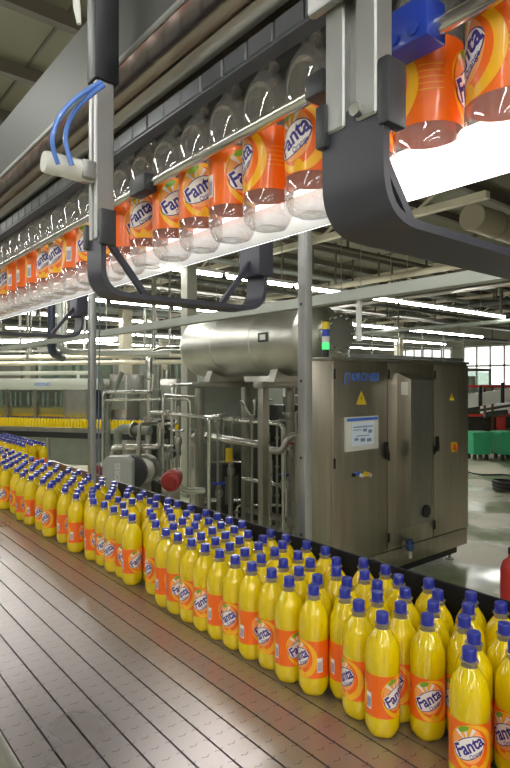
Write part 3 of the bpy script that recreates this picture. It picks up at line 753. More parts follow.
for Y in (4.05, 5.12):
    b = MB()
    n = 14; arc = [(TX+(TR+.004)*math.cos(a), Y-.05, TZ+(TR+.004)*math.sin(a)) for a in [-PI*.70+i*(PI*.40)/n for i in range(n+1)]]
    b.poly(arc+[(TX+.25, Y-.05, TZ-.40), (TX-.25, Y-.05, TZ-.40)], (0, .1, 0)); b.build('saddle', FRAMEM, tk, smooth=False)
    b = MB(); b.box((TX-.40, Y-.06, TZ-.46), (TX+.36, Y+.06, TZ-.40), .004); b.build('cross_beam', FRAMEM, tk)
    for x in (TX-.34, TX+.30):
        b = MB(); b.box((x-.038, Y-.038, 0.012), (x+.038, Y+.038, TZ-.46), .004); b.build('leg', FRAMEM, tk)
        b = MB(); b.box((x-.07, Y-.07, 0), (x+.07, Y+.07, .012)); b.build('foot', FRAMEM, tk, smooth=False)
for x in (TX-.34, TX+.30):
    b = MB(); b.box((x-.028, 4.06, .24), (x+.028, 5.10, .30)); b.build('side_rail', STEEL, tk, smooth=False)
b = MB(); b.cyl((TX, 4.6, TZ+TR-.01), (TX, 4.6, TZ+TR+.12), .03, 12); b.cyl((TX, 4.6, TZ+TR+.12), (TX, 4.6, TZ+TR+.14), .055, 14)
for yy in (4.3, 4.75, 5.0): b.cyl((TX-.06, yy, TZ+TR-.02), (TX-.06, yy, TZ+TR+.05), .018, 10)
b.build('nozzle', STEELL, tk)

# ------------------------------------------------------------------ process pipes between post and tank
def pipe(name, label, pts, r, m=STEELL, R=.10, flanges=(), cat='pipe', group=None, n=14):
    pts = [Vector(p) for p in pts]
    b0 = pts[0] if min(p.z for p in pts) == pts[0].z else min(pts, key=lambda p: p.z)
    t = thing(name, label, cat, b0, 0, group)
    b = MB(); b.bent(pts, r, R, n); b.build('run', m, t)
    for (i, k) in flanges:
        a, c = pts[i], pts[i+1]; p = a.lerp(c, k); d = (c-a).normalized()
        b = MB(); b.cyl(p-d*.012, p+d*.012, r*1.7, 14); b.build('flange', STEEL, t)
    return t
def seq(lst): return [P(x, y, d) for x, y, d in lst]
def ground(p): return Vector((p.x, p.y, 0))
a = P(60, 352, 6.5); c = P(147, 354, 6.3)
pipe('process_pipe', 'pale steam pipe dropping to an elbow and running level behind the slim post', [Vector((a.x, a.y, ZC-.15)), a, c, P(170, 354, 6.3)], .036, mat('pale_pipe', (.62, .64, .58), .32, .5), .14)
a = P(51.5, 352, 6.2); pipe('process_pipe', 'thick dark blue-grey pipe hanging beside the pale steam pipe', [Vector((a.x, a.y, ZC-.15)), a, P(62, 358, 6.6)], .046, mat('dark_pipe', (.05, .06, .09), .4, .3), .10)
a = P(149, 358, 7.2); pipe('process_pipe', 'upright steel pipe with a long bend towards the tank dome', [ground(a), a+Vector((0, 0, .02)), P(158, 350, 7.25), P(198, 350, 7.4)], .047, STEELL, .10, ((0, .3), (0, .62), (0, .86)))
a = P(105, 400, 6.2); pipe('process_pipe', 'thin level rod pipe crossing the upright pipe', [a, P(190, 399.5, 6.1), ground(P(190, 399.5, 6.1))], .012, STEELL, .05)
pipe('process_pipe', 'sloping thin pipe reaching the near tank leg', [P(152, 412, 6.0), P(209, 418, 5.6), ground(P(209, 418, 5.6))], .018, STEELL, .06, ((0, .3),))
def Q(px, py, d): return P(px, py, d*1.14)
a = Q(214, 418, 5.5); c = Q(286, 424, 5.2)
pipe('valve_pipe', 'level valve pipe with collars ending in a down bend beside the cabinet', [Q(196, 416, 5.7), a, Q(283, 424, 5.25), ground(Q(284, 440, 5.25))], .026, STEELL, .07, ((1, .12), (1, .3), (1, .36), (1, .55), (1, .72)))
pipe('process_pipe', 'thick bright level pipe under the valve pipe', [Q(205, 436, 5.75), Q(268, 446, 5.3), ground(Q(268, 446, 5.3))], .042, STEELL, .05)
pipe('process_pipe', 'ribbed bend pipe between tank leg and cabinet', [Q(270, 450, 5.15), Q(282, 452, 5.1), Q(288, 438, 5.1), Q(298, 434, 5.1), ground(Q(298, 434, 5.1))], .037, STEEL, .08)
a = Q(290, 385, 5.9); pipe('process_pipe', 'thick upright pipe standing beside the cabinet wall', [ground(a), a+Vector((0, 0, 0)), P(300, 380, 6.2)], .055, STEEL, .1, ((0, .2), (0, .5), (0, .8)))
a = Q(250, 384, 6.9); pipe('process_pipe', 'slim upright pipe between the two tank legs', [ground(a), a], .03, STEEL, .1, ((0, .4),))
pipe('process_pipe', 'low level pipe passing the near tank leg', [Q(243, 478, 5.6), Q(285, 486, 5.3), ground(Q(285, 486, 5.3))], .024, STEELL, .06)
pipe('process_pipe', 'upright pipe with clamps in front of the pale column', [ground(P(172, 400, 6.6)), P(172, 385, 6.6), Q(205, 384, 6.6)], .022, STEELL, .06, ((0, .3), (0, .55), (0, .7)))
pipe('process_pipe', 'paired slim pipe behind the red pump motor', [ground(P(163, 400, 6.1)), P(163, 395, 6.1), Q(200, 397, 6.3)], .014, STEELL, .06, ((0, .5), (0, .75)))
a = P(110, 372, 7); pipe('process_pipe', 'forked grey pipe leaning outwards behind the slim post', [ground(P(108, 430, 7.0)), P(108, 408, 7.0), P(122, 372, 7.0)], .03, GREENG, .1)
pipe('process_pipe', 'short grey branch of the forked pipe stand', [ground(P(105, 430, 7.05)), P(105, 405, 7.05), P(100, 372, 7.05)], .026, GREENG, .1)
pipe('process_pipe', 'upright utility pipe behind the gear motor', [ground(P(118, 430, 6.4)), P(118, 428, 6.4), P(150, 431, 6.2)], .05, GREENG, .1, ((1, .5),))
for i, (px, d, z, r, lab) in enumerate(((224, 6.3, 1.35, .016, 'slim dark riser pipe nearer the dome-end leg'), (232, 5.9, 1.25, .014, 'slim riser pipe under the bright pipe'), (259, 6.2, 1.5, .018, 'slim riser pipe beside the short cross tube'), (277, 5.6, 1.3, .014, 'thin riser pipe beside the near tank leg'), (296, 5.6, 1.4, .016, 'thin riser pipe against the cabinet wall'), (139, 5.9, 1.3, .020, 'short riser pipe behind the gear motor'))):
    a = (Q if px > 195 else P)(px, 440, d); pipe('riser_pipe', lab, [ground(a), Vector((a.x, a.y, z)), Vector((a.x+.25, a.y+.05, z))], r, STEEL, .05, ((0, .35), (0, .6), (0, .85)))
for (px, py, d, ln, r, lab) in ((128, 392, 6.8, .6, .02, 'level stub pipe high behind the gear motor'), (136, 447, 6.0, .5, .03, 'level stub pipe behind the gear motor with a collar'), (158, 424, 6.9, .5, .018, 'short level pipe crossing the bottle line behind'),
        (222, 462, 6.1, .7, .018, 'short level pipe low between the tank legs'), (250, 458, 6.4, .6, .026, 'short level pipe under the thick bright pipe'), (232, 500, 6.0, .7, .03, 'lowest level pipe between the tank legs'), (262, 505, 5.9, .6, .022, 'lowest thin pipe beside the near tank leg'), (152, 478, 6.1, .5, .022, 'short level pipe behind the red pump motor')):
    a = (Q if px > 195 else P)(px, py, d); e = Vector((CS, -SN, 0))
    pipe('process_pipe', lab, [ground(a-e*ln*.5), a-e*ln*.5, a+e*ln*.5, a+e*ln*.5+Vector((0, 0, .22))], r, STEELL, .06, ((0, .7), (1, .25), (1, .6)))
for (px, d, h, w_, lab) in ((160, 7.4, 1.25, .30, 'dark low pump box behind the red pump motor'), (228, 7.0, .75, .40, 'dark low pump box between the tank legs'), (262, 6.9, 1.0, .34, 'dark upright pump box behind the near tank leg'), (284, 7.2, 1.45, .26, 'narrow dark pump box beside the cabinet wall'), (205, 7.6, 1.1, .30, 'dark pump box behind the filter housing')):
    a = P(px, 440, d); t = thing('pump_box', lab, 'pump', (a.x, a.y, 0))
    b = MB(); b.box((a.x-w_/2, a.y-.15, .08), (a.x+w_/2, a.y+.15, h), .02); b.build('body', DARKG, t)
    b = MB(); b.box((a.x-w_*.4, a.y-.165, h*.35), (a.x+w_*.1, a.y-.15, h*.8), .004); b.build('cover', GREENG, t)
    b = MB(); b.box((a.x-w_*.45, a.y-.13, 0), (a.x+w_*.45, a.y+.13, .08)); b.build('base', FRAMEM, t, smooth=False)
    b = MB(); b.lathe([(h, .05), (h+.10, .05), (h+.12, .03)], (a.x+w_*.2, a.y, 0), n=12); b.build('motor_cap', STEEL, t)
# valves
def valve(label, px, py, d, m, r=.06, up=True):
    c = (Q if px > 195 else P)(px, py, d); t = thing('hand_valve', label, 'valve', (c.x, c.y, 0))
    b = MB(); b.lathe([(0, .05), (.02, .05), (.022, .018), (c.z-.06, .018), (c.z-.05, .04), (c.z-.02, .048), (c.z+.03, .04), (c.z+.05, .018), (c.z+.10, .015)], (c.x, c.y, 0), n=14); b.build('body', STEEL, t)
    b = MB(); k = 20; z = c.z+.10
    b.tube([(c.x+r*math.cos(2*PI*i/k), c.y+r*math.sin(2*PI*i/k), z) for i in range(k+1)], .010, 8, caps=False)
    for i in range(3): a = 2*PI*i/3; b.cyl((c.x, c.y, z), (c.x+r*math.cos(a), c.y+r*math.sin(a), z), .006, 6)
    b.build('handwheel', m, t); return t
valve('steel hand valve on the valve pipe by the dome-end leg', 218, 424, 5.62, STEELL)
valve('blue hand valve on a pipe stub behind the black rail', 219, 492, 5.6, BLUEP, .07)
valve('steel hand valve in front of the pale column', 178, 440, 6.0, STEELL)
valve('blue hand valve beside the cabinet wall', 284, 484, 5.35, BLUEP, .05)
valve('small red hand valve by the ribbed bend pipe', 291, 452, 5.6, REDP, .05)
valve('steel hand valve beneath the yellow tag plate', 231, 470, 5.7, STEELL, .05)
valve('steel hand valve behind the filter housing', 168, 455, 6.4, STEELL, .06)
# control valve with V-shaped yoke
c = Q(252, 418, 5.55); t = thing('control_valve', 'steel control valve with a V-shaped yoke on the valve pipe', 'valve', (c.x, c.y, 0))
b = MB(); b.lathe([(0, .05), (.02, .05), (.025, .016), (c.z-.05, .016), (c.z-.04, .04), (c.z+.04, .04)], (c.x, c.y, 0), n=14); b.build('body', STEEL, t)
b = MB(); b.cyl((c.x-.03, c.y, c.z+.03), (c.x-.12, c.y+.05, c.z+.2), .014, 8); b.cyl((c.x+.03, c.y, c.z+.03), (c.x+.05, c.y, c.z+.2), .012, 8); b.build('yoke', STEELL, t)
b = MB(); k = 18; b.tube([(c.x+.09+.05*math.cos(2*PI*i/k)*.77, c.y-.05*math.cos(2*PI*i/k)*.63, c.z+.17+.06*math.sin(2*PI*i/k)) for i in range(k+1)], .011, 8, caps=False); b.build('ring_handle', STEELL, t)
c = Q(229, 455, 5.62); b = MB(); b.box((c.x-.045, c.y-.01, c.z-.08), (c.x+.045, c.y+.01, c.z+.08), .003); b.mi = 1; b.cyl((c.x, c.y, 0), (c.x, c.y, c.z-.08), .01, 8); tag(b.build('tag_plate_post', [YELLOWP, FRAMEM]), 'yellow tag plate on a thin stem between the tank legs', 'tag')
# filter housing
c = P(196, 437, 6.5); t = thing('filter_housing', 'upright steel filter housing with a bolted lid beside the tank leg', 'filter', (c.x, c.y, 0))
b = MB(); b.lathe([(.18, .02), (.2, .06), (.26, .078), (c.z-.06, .078), (c.z-.05, .075)], (c.x, c.y, 0), n=24); b.build('vessel', STEELL, t)
b = MB(); b.lathe([(c.z-.05, .11), (c.z-.03, .11), (c.z-.028, .10), (c.z-.02, .11), (c.z, .11), (c.z+.02, .06), (c.z+.05, .02)], (c.x, c.y, 0), n=24)
for k in range(8): a = 2*PI*k/8; b.cyl((c.x+.1*math.cos(a), c.y+.1*math.sin(a), c.z-.07), (c.x+.1*math.cos(a), c.y+.1*math.sin(a), c.z+.02), .012, 6)
b.build('lid', STEEL, t)
for k in range(3):
    a = 2*PI*k/3; b = MB(); b.cyl((c.x+.07*math.cos(a), c.y+.07*math.sin(a), 0), (c.x+.06*math.cos(a), c.y+.06*math.sin(a), .28), .014, 8); b.build('leg', FRAMEM, t)
# red pump motor
c = P(171, 481, 5.0); t = thing('pump_motor', 'round red pump motor on a stand behind the black rail', 'motor', (c.x, c.y, 0))
vd = Vector((-SN, -CS, 0))
def rnd(mb, prof, c, axis, n=24):
    axis = Vector(axis).normalized(); u = axis.cross(Vector((0, 0, 1))).normalized(); v = axis.cross(u)
    mb.skin([mb.ring(c+axis*h, u, v, r, n) for h, r in prof])
b = MB(); rnd(b, [(-.16, .06), (-.14, .085), (.02, .088), (.05, .08), (.06, .05), (.075, .045)], c, vd); b.build('motor', mat('pump_red', (.32, .02, .018), .45), t)
b = MB(); rnd(b, [(-.26, .05), (-.25, .075), (-.18, .075), (-.16, .055)], c, vd); b.build('pump_head', STEELL, t)
b = MB(); b.box((c.x-.06, c.y-.06, 0), (c.x+.06, c.y+.06, c.z-.08), .005); b.build('stand', FRAMEM, t)
b = MB(); b.bent([c-vd*.2+Vector((.02, 0, -.06)), c-vd*.2+Vector((.1, 0, -.14)), c-vd*.2+Vector((.3, -.05, -.15))], .03, .08); b.build('pipe', STEELL, t)
# grey gear motor with embossed lettering
c = P(119, 474, 4.35); t = thing('gear_motor', 'grey rounded gear motor with embossed lettering beside the slim post', 'motor', (c.x, c.y, 0))
rt = Vector((CS, -SN, 0)); Z = Vector((0, 0, 1)); Mx = Matrix((( rt.x, -vd.x, 0, c.x), (rt.y, -vd.y, 0, c.y), (0, 0, 1, c.z), (0, 0, 0, 1)))
def oct_(hw, hh, ch): return [(-hw+ch, -hh), (hw-ch, -hh), (hw, -hh+ch), (hw, hh-ch), (hw-ch, hh), (-hw+ch, hh), (-hw, hh-ch), (-hw, -hh+ch)]
GM = mat('gearbox_grey', (.46, .465, .45), .42, .2)
b = MB(); b.poly([Mx @ Vector((x, -.06, z)) for x, z in oct_(.112, .140, .035)], (Mx.to_3x3() @ Vector((0, .10, 0)))); 
b.poly([Mx @ Vector((x, -.068, z)) for x, z in oct_(.088, .116, .028)], (Mx.to_3x3() @ Vector((0, .01, 0)))); b.build('housing', GM, t, smooth=False)
b = MB(); put_text(b, 'NORES', Mx @ Vector((.005, -.0685, .01)), Z, -rt, width=.17, bold=.01, depth=.004)
o = b.build('lettering', mat('gearbox_letters', (.75, .76, .74), .4, .1), t, smooth=False)
b = MB(); rnd(b, [(0, .125), (.005, .14), (.06, .14), (.065, .125)], c+rt*.065+vd*-.045, -vd); b.build('drive_wheel', BLACK, t)
b = MB(); rnd(b, [(-.0, .05), (.01, .06), (.12, .06), (.13, .05)], c-rt*.10+vd*-.05, -rt); b.build('motor', mat('dark_red', (.22, .02, .03), .4), t)
b = MB(); b.box((c.x-.05, c.y+.02, 0), (c.x+.07, c.y+.14, c.z-.1), .004); b.build('stand', FRAMEM, t)
# steel drum vessel and grey enclosure behind
c = P(143, 470, 5.9); t = thing('round_vessel', 'round steel vessel end behind the gear motor', 'vessel', (c.x, c.y, 0))
b = MB(); rnd(b, [(-.2, .12), (-.17, .15), (.0, .15), (.03, .13), (.05, .07)], c, vd); b.build('shell', FRAMEM, t)
b = MB(); b.box((c.x-.08, c.y, 0), (c.x+.08, c.y+.12, c.z-.15)); b.build('stand', FRAMEM, t, smooth=False)
c = P(231, 405, 7.3); M2 = Matrix(((rt.x, -vd.x, 0, c.x), (rt.y, -vd.y, 0, c.y), (0, 0, 1, 0), (0, 0, 0, 1)))
t = thing('steel_enclosure', 'plain grey steel enclosure seen between the tank legs', 'enclosure', (c.x, c.y, 0))
b = MB(); b.box((-.36, -.1, .12), (.36, .3, c.z+.24), .01, M=M2); b.build('body', GREENG, t)
b = MB(); b.box((-.33, -.115, .18), (.33, -.101, c.z+.2), .003, M=M2); o = b.build('door', GREENG, t)
b = MB(); b.box((.27, -.135, .9), (.29, -.116, 1.05), .003, M=M2); b.build('handle', BLACK, o)
b = MB(); b.box((-.32, -.05, 0), (.32, .25, .12), M=M2); b.build('plinth', DARKG, t, smooth=False)

# ------------------------------------------------------------------ filling machine and its bottle line, across the hall
root = P(5, 420, 12.3); FR = -math.radians(56)
fm = thing('filling_machine', 'long glazed filling machine with amber juice behind its windows', 'machine', (root.x, root.y, 0), FR)
def Lb(lo, hi, nm, m, par=None, bev=0.):
    b = MB(); b.box(lo, hi, bev); return b.build(nm, m, par or fm, smooth=bev > 0)
Lb((-2.2, .0, .0), (2.1, 1.6, .62), 'base', GREENG)
Lb((-2.2, -.02, 1.56), (2.1, 1.6, 1.80), 'header', mat('pale_header', (.55, .58, .50), .4, .2), None, .01)
Lb((-2.2, 1.2, .62), (2.1, 1.3, 1.56), 'back_wall', GREENG)
Lb((-2.2, -.05, .62), (2.1, .35, .76), 'bench', STEEL)
for x in (-2.15, -1.4, -.66, .07, .80, 1.53, 2.07): Lb((x-.035, -.03, .62), (x+.035, .03, 1.58), 'frame_post', STEEL)
for i, x in enumerate((-1.775, -1.03, -.295, .435, 1.165)):
    Lb((x-.33, .0, 1.02), (x+.33, .006, 1.56), 'window', GLASS)
    Lb((x-.33, .10, .98), (x+.33, .9, 1.17), 'juice_tray', AMBER)
    b = MB()
    for j in range(5): b.cyl((x-.26+j*.13, .55, 1.17), (x-.26+j*.13, .55, 1.5), .03, 8); b.cyl((x-.26+j*.13, .55, 1.3), (x-.26+j*.13, .55, 1.36), .045, 8)
    b.build('filling_valves', STEELL, fm)
Lb((1.56, -.02, .78), (2.05, .02, 1.55), 'steel_door', STEELL)
b = MB(); put_text(b, 'KRONES', (.98, -.022, 1.68), (1, 0, 0), (0, 0, 1), width=.40, shear=.12, bold=.01); b.build('lettering', KBLUE, fm, smooth=False)
b = MB(); b.cyl((-2.2, .2, 1.92), (2.1, .2, 1.92), .045, 12); b.cyl((-1.8, .2, 1.8), (-1.8, .2, 1.9), .03, 8); b.cyl((1.7, .2, 1.8), (1.7, .2, 1.9), .03, 8); b.build('top_pipe', mat('pale_pipe2', (.66, .67, .58), .4), fm)
fb = thing('bottle_line', 'narrow conveyor carrying a row of yellow bottles before the filling machine', 'conveyor', (root.x, root.y, 0), FR)
Lb((-2.6, -.75, .74), (4.6, -.60, .815), 'chain_bed', STEEL, fb)
Lb((-2.6, -.77, .64), (4.6, -.755, .75), 'side_plate', BLACK, fb)
b = MB(); b.cyl((-2.6, -.78, .84), (4.6, -.78, .84), .006, 8); b.build('guide_tube', STEEL, fb)
for x in (-2.3, -1, .3, 1.6, 2.9, 4.2): Lb((x-.03, -.70, 0), (x+.03, -.64, .74), 'leg', STEEL, fb)
b = MB()
for i in range(100):
    x = -2.5+i*.0695
    b.mi = 0; b.lathe([(.816, .022), (.825, .034), (.96, .034), (.99, .028), (1.016, .013)], (x, -.675+.004*math.sin(i*3), 0), n=8, caps=False)
    b.mi = 1; b.lathe([(1.016, .0125), (1.046, .0125)], (x, -.675+.004*math.sin(i*3), 0), n=6)
o = b.build('soda_bottle', [JUICE, CAPM], None, origin=(0, 0, 0)); o.location = (root.x, root.y, 0); o.rotation_euler = (0, 0, FR)
tag(o, 'distant row of full yellow bottles before the filling machine', 'bottles', 'full bottles on the distant bottle line', 'stuff')
# lamp line, cream pipes above the machine
LP2 = lamp_proto(ZC-2.6)
for i, x in enumerate((-1.2, .4, 2.0)):
    o = copy_tree(LP2) if i else LP2; o.location = (root.x+math.cos(FR)*x, root.y+math.sin(FR)*x, 2.60); o.rotation_euler = (0, 0, FR)
    o['label'] = '%s low fluorescent light from the entry end above the filling machine' % ordn(i+1); o['group'] = 'low lamps above the filling machine'
for z, yl, r, lab in ((2.27, .2, .05, 'upper cream pipe running above the filling machine'), (2.13, .1, .045, 'lower cream pipe running above the filling machine'), (2.44, .9, .03, 'thin steel pipe running high above the filling machine')):
    t = thing('overhead_pipe', lab, 'pipe', (root.x, root.y, z), FR)
    b = MB(); b.cyl((-2.6, yl, 0), (4.4, yl, 0), r, 12); b.build('run', CREAM if 'cream' in lab else STEEL, t)
    for x in (-1.5, .5, 1.4, 3.5):
        b = MB(); b.box((x-.02, yl-.02, r), (x+.02, yl+.02, ZC-z)); b.build('hanger', FRAMEM, t, smooth=False)

# machinery behind the yellow line between post and column
for i, (px, d, w, h, lab) in enumerate(((118, 12.1, .42, 1.9, 'tall grey machine cabinet behind the bottle line beside the slim post'), (141, 12.6, .30, 1.55, 'square grey machine cabinet behind the bottle line by the upright pipe'), (168, 13.1, .42, 1.8, 'narrow grey machine cabinet behind the bottle line by the pale column'), (214, 13.5, 1.0, 2.1, 'tall grey machine cabinet deep behind the tank legs'), (262, 13.0, 1.2, 1.9, 'broad grey machine cabinet deep behind the tank'))):
    c = P(px, 420, d); t = thing('machine_cabinet', lab, 'machine', (c.x, c.y, 0), FR)
    b = MB(); b.box((-w/2, 0, .1), (w/2, .8, h), .02); b.build('body', GREENG if i % 2 else STEEL, t)
    b = MB(); b.box((-w*.42, -.02, .2), (w*.42, .001, h*.55), .005); b.build('door', STEEL, t)
    b = MB(); b.box((-w*.42, -.02, h*.6), (w*.42, .001, h*.92), .005); b.build('door', GREENG, t)
    b = MB(); b.box((-w*.45, .05, 0), (w*.45, .75, .1)); b.build('plinth', DARKG, t, smooth=False)

# ------------------------------------------------------------------ platforms, racks and pipe runs in the depth of the hall
def platform(label, x0, x1, y, z, dpt=1.0):
    t = thing('steel_platform', label, 'platform', ((x0+x1)/2, y, 0))
    b = MB(); b.box((x0, y, z-.12), (x1, y+dpt, z)); b.build('deck', DARKG, t, smooth=False)
    n = int((x1-x0)/1.3)
    b = MB()
    for zz in (.35, .7, 1.05): b.cyl((x0, y, z+zz), (x1, y, z+zz), .022, 6)
    b.build('railing', GREENG, t)
    for i in range(n+1):
        x = x0+(x1-x0)*i/n
        b = MB(); b.box((x-.025, y-.025, z), (x+.025, y+.025, z+1.06)); b.build('baluster', GREENG, t, smooth=False)
        if i % 2 == 0:
            b = MB(); b.box((x-.05, y+.05, 0), (x+.05, y+.15, z-.12)); b.build('leg', GREENG, t, smooth=False)
    return t
platform('long steel platform with railings behind the tank', 6.6, 14, 12.2, 2.45)
platform('steel platform with railings deep beyond the cabinet', 14.4, 22, 12.8, 2.7)
platform('high steel platform with railings near the end wall', 9, 20, 20.5, 3.0)
def run(label, a, c, r, m, z, hangs=3, name='overhead_pipe'):
    a = Vector((*a, z)); c = Vector((*c, z)); t = thing(name, label, 'pipe', (a+c)/2)
    b = MB(); b.cyl(a, c, r, 10); b.build('run', m, t)
    for i in range(hangs):
        p = a.lerp(c, (i+.5)/hangs); b = MB(); b.box((p.x-.02, p.y-.02, z+r*.5), (p.x+.02, p.y+.02, ZC-.0)); b.build('hanger', BROWNG, t, smooth=False)
run('brown sprinkler main crossing high under the ceiling over the tank', (2, 8.3), (26, 8.3), .05, BROWNG, 4.65, 8)
run('grey water pipe high under the ceiling beyond the tank', (2, 9.7), (27, 9.7), .06, GREENG, 4.3, 8)
run('dark cable pipe high under the ceiling beyond the tank', (3, 10.6), (27, 10.6), .05, DARKG, 4.0, 9)
run('silver air main under the ceiling in the middle of the hall', (3, 13), (28, 13), .09, STEEL, 4.2, 8)
run('dark steam pipe in the middle of the hall under the girders', (4, 13.9), (28, 13.9), .07, DARKG, 3.75, 8)
run('grey vent pipe far down the hall under the girders', (4, 17.5), (29, 17.5), .12, GREENG, 4.1, 7)
run('dark pipe far down the hall below the vent pipe', (4, 18.4), (29, 18.4), .08, DARKG, 3.6, 7)
run('cream pipe running lengthwise beyond the cabinet', (10.5, 4), (10.5, 30), .07, CREAM, 4.1, 7)
run('silver pipe running lengthwise beyond the cream pipe', (12.2, 4), (12.2, 30), .06, STEEL, 3.9, 7)
run('dark lengthwise pipe over the green bins', (17, 3), (17, 30), .09, DARKG, 4.2, 7)
run('grey lengthwise pipe low over the deep machines', (15.2, 6), (15.2, 30), .06, GREENG, 3.4, 7)
run('dark lengthwise pipe above the tank dome', (5.6, 6), (5.6, 30), .06, DARKG, 3.9, 8)
run('cream lengthwise pipe beside the pale column', (4.4, 7), (4.4, 30), .05, CREAM, 3.6, 8)
run('grey lengthwise pipe high over the filling machine', (2.6, 8), (2.6, 30), .07, GREENG, 4.0, 7)
# big air duct under the ceiling
t = thing('air_duct', 'large beige round air duct under the ceiling beyond the brackets', 'duct', (9, 5.6, 4.3))
b = MB(); b.cyl((9.2, 5.2, 4.62), (20, 5.2, 4.62), .24, 24); b.build('duct', mat('dull_beige', (.36, .32, .23), .5), t)
for x in (10, 12, 14, 16):
    b = MB(); b.cyl((x-.02, 5.2, 4.62), (x+.02, 5.2, 4.62), .255, 24); b.build('joint_ring', FRAMEM, t)
for x in (11, 13, 15, 18):
    b = MB(); b.box((x-.02, 5.18, 4.85), (x+.02, 5.22, ZC)); b.build('hanger', BROWNG, t, smooth=False)

def machine(label, x, y, w, d_, h, m, fr=True):
    t = thing('process_machine', label, 'machine', (x, y, 0))
    b = MB(); b.box((x-w/2, y-d_/2, .12), (x+w/2, y+d_/2, h*.55), .02); b.build('body', m, t)
    b = MB(); b.box((x-w*.45, y-d_*.45, 0), (x+w*.45, y+d_*.45, .12)); b.build('plinth', DARKG, t, smooth=False)
    for sx in (-1, 1):
        for sy in (-1, 1):
            b = MB(); b.box((x+sx*w*.47-.04, y+sy*d_*.47-.04, h*.55), (x+sx*w*.47+.04, y+sy*d_*.47+.04, h)); b.build('frame_post', STEEL, t, smooth=False)
    b = MB(); b.box((x-w/2, y-d_/2, h), (x+w/2, y+d_/2, h+.12), .01); b.build('roof_frame', GREENG, t)
    b = MB()
    for i in range(4): xx = x-w*.35+i*w*.23; b.cyl((xx, y, h*.55), (xx, y, h*.9), w*.06, 12)
    b.build('columns', STEEL, t)
    b = MB(); b.box((x-w*.46, y-d_/2-.004, h*.57), (x+w*.46, y-d_/2, h*.98)); b.build('guard_window', GLASS, t, smooth=False)
machine('glazed grey process machine beyond the tank by the platform', 9.2, 14.2, 2.2, 1.4, 2.3, GREENG)
machine('glazed steel process machine beyond the cabinet top', 12.6, 14.4, 2.0, 1.3, 2.3, STEEL)
machine('glazed steel process machine deep beyond the pale column', 6.6, 17, 2.4, 1.5, 2.6, STEEL)
machine('glazed grey process machine far down the hall', 12, 18, 2.6, 1.5, 2.8, GREENG)
machine('wide glazed machine behind the filling machine', 2.6, 18.5, 3.2, 1.5, 2.6, GREENG)
machine('glazed white machine beneath the bright windows', 24, 14, 2.4, 1.5, 2.2, WHITEP)

# ------------------------------------------------------------------ goods by the cabinet's far side: bins, rack, inclined conveyor
def bin_(label, px, d):
    c = P(px, 458, d); t = thing('waste_bin', label, 'bin', (c.x, c.y, 0), -math.radians(39.5-8), 'green waste bins')
    w, h0, h1, dp = .225, .13, .59, .22
    b = MB(); b.skin([[b.bm.verts.new(v) for v in ((-w*.86, -dp*.86, h0), (w*.86, -dp*.86, h0), (w*.86, dp*.86, h0), (-w*.86, dp*.86, h0))], [b.bm.verts.new(v) for v in ((-w, -dp, h1), (w, -dp, h1), (w, dp, h1), (-w, dp, h1))]]); b.build('body', GREENP, t, smooth=False)
    b = MB(); b.box((-w*1.05, -dp*1.05, h1), (w*1.05, dp*1.05, h1+.035), .01); b.build('rim', GREENP, t)
    for x in (-.14, .14):
        for yy in (-.13, .13):
            b = MB(); b.cyl((x-.02, yy, .055), (x+.02, yy, .055), .055, 12); b.box((x-.03, yy-.03, .08), (x+.03, yy+.03, .135)); b.build('caster', BLACK, t)
bin_('green wheeled waste bin touching the cabinet edge in view', 477.5, 12.6)
bin_('green wheeled waste bin standing further out from the cabinet', 505, 12.6)
c = P(492, 398, 12.2)
t = thing('incline_conveyor', 'white sided inclined conveyor with black brackets above the green bins', 'conveyor', (c.x, c.y, 0), -math.radians(39.5))
b = MB(); b.poly([(-.9, 0, 1.10), (1.6, 0, 1.52), (1.6, 0, 1.76), (-.9, 0, 1.40)], (0, .06, 0)); b.build('side_panel', WHITEP, t, smooth=False)
b = MB(); b.poly([(-.9, .07, 1.25), (1.6, .07, 1.65), (1.6, .07, 1.70), (-.9, .07, 1.30)], (0, .5, 0)); b.build('belt', BLACK, t, smooth=False)
for x in (-.26, .22, .8):
    b = MB(); b.box((x-.035, -.04, 1.12+.14*(x+.9)), (x+.035, -.001, 1.56+.14*(x+.9)), .005); b.build('bracket', BLACK, t)
b = MB(); b.cyl((-.3, -.08, 1.12), (1.2, -.08, 1.36), .03, 10); b.cyl((-.2, -.06, 1.02), (.3, -.06, 1.08), .06, 12); b.build('drive_shaft', DARKG, t)
for x in (-.6, 1.2):
    b = MB(); b.box((x-.04, .1, 0), (x+.04, .18, 1.28+.15*(x+.9)), .004); b.build('leg', FRAMEM, t)
c = P(492, 430, 13.6)
t = thing('red_rack', 'red steel rack with a red end panel behind the green bins', 'rack', (c.x, c.y, 0), -math.radians(39.5))
for z in (.35, .92, 1.62):
    b = MB(); b.box((-.8, 0, z-.03), (1.2, .5, z+.03), .004); b.build('shelf', REDP, t)
for x in (-.78, .02, 1.18):
    for yy in (.02, .48):
        b = MB(); b.box((x-.025, yy-.02, 0), (x+.025, yy+.02, 1.65)); b.build('upright', mat('brown_red', (.16, .03, .02), .5), t, smooth=False)
b = MB(); b.box((.1, -.02, .50), (.32, .0, .88), .003); b.build('end_panel', REDP, t)
b = MB(); b.box((-.75, .45, .1), (1.15, .47, .86)); b.build('back_mesh', DARKG, t, smooth=False)
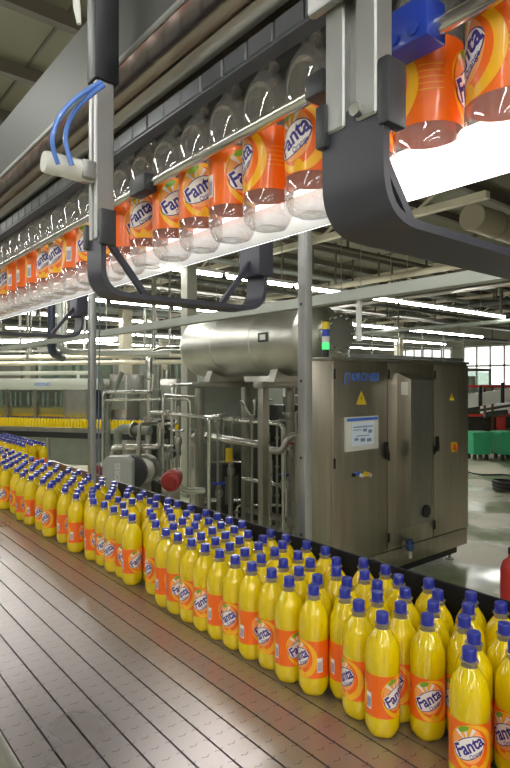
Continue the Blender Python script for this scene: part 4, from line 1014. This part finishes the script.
for i, (dx_, z) in enumerate(((-.5, .95), (.5, .38))):
    q = Vector((c.x+CS*dx_+SN*.22, c.y-SN*dx_+CS*.22, z))
    b = MB(); b.box((-.25, -.15, 0), (.25, .15, .22), .01); o = b.build('storage_box', DARKG, None, origin=(0, 0, 0)); o.location = q; o.rotation_euler = (0, 0, -math.radians(39.5))
    tag(o, ('dark storage box on the middle shelf of the red rack', 'dark storage box on the bottom shelf of the red rack')[i], 'box')
# stack of white crates behind
for i in range(3):
    for j in range(3):
        c = P(486+i*17, 375, 16); 
        b = MB(); h = .42; b.box((-.22, -.2, 0), (.22, .2, .38), .01)
        for z in (.1, .2, .3): b.box((-.225, -.205, z-.02), (.225, .205, z+.02))
        o = b.build('plastic_crate', WHITEP, None, origin=(0, 0, 0)); o.location = (c.x, c.y, j*.385); o.rotation_euler = (0, 0, -math.radians(39.5))
        tag(o, 'white plastic crate in the %s stack behind the red rack, %s from the floor' % (ordn(i+1), ordn(j+1)), 'crate', 'white crates behind the red rack')
# red extinguisher and black hose at the frame edge
c = P(512, 590, 3.9); t = thing('fire_extinguisher', 'red fire extinguisher standing on the floor past the cabinet', 'extinguisher', (c.x, c.y, 0))
b = MB(); b.lathe([(0, .06), (.005, .075), (.45, .075), (.50, .06), (.53, .025), (.55, .022)], (c.x, c.y, 0), n=24); b.build('cylinder', REDP, t)
b = MB(); b.box((c.x-.02, c.y-.02, .55), (c.x+.05, c.y+.02, .60), .004); b.build('valve_head', BLACK, t)
b = MB(); b.bent([(c.x+.03, c.y, .58), (c.x+.11, c.y, .55), (c.x+.10, c.y, .2)], .012, .06, 8); b.build('hose', BLACK, t)
c = P(507, 483, 8.9); t = thing('hose_coil', 'black hose coil lying on the wet floor past the cabinet', 'hose', (c.x, c.y, 0))
b = MB(); b.tube([(c.x+(.19+.006*(i//24))*math.cos(2*PI*i/24), c.y+(.19+.006*(i//24))*math.sin(2*PI*i/24), .03+.055*(i/24)) for i in range(73)], .03, 8); b.build('coil', BLACK, t)
# floor hose line
b = MB(); b.tube([P(462+i*10, 470+i*1.5+2*math.sin(i), 564*1.735/(89+i*1.5+2*math.sin(i))) for i in range(8)], .014, 8); tag(b.build('floor_cable', BLACK), 'thin dark cable lying across the wet floor by the bins', 'cable')

# ------------------------------------------------------------------ world and view
w = bpy.data.worlds.new('world'); S.world = w; w.use_nodes = True
w.node_tree.nodes['Background'].inputs[0].default_value = (.9, .95, 1, 1); w.node_tree.nodes['Background'].inputs[1].default_value = .3
S.view_settings.view_transform = 'Standard'; S.view_settings.look = 'None'; S.view_settings.gamma = 1; S.view_settings.use_curve_mapping = False
S.view_settings.exposure = -0.12
S.cycles.use_denoising = True
S.cycles.max_bounces = 8; S.cycles.transparent_max_bounces = 24; S.cycles.sample_clamp_indirect = 6
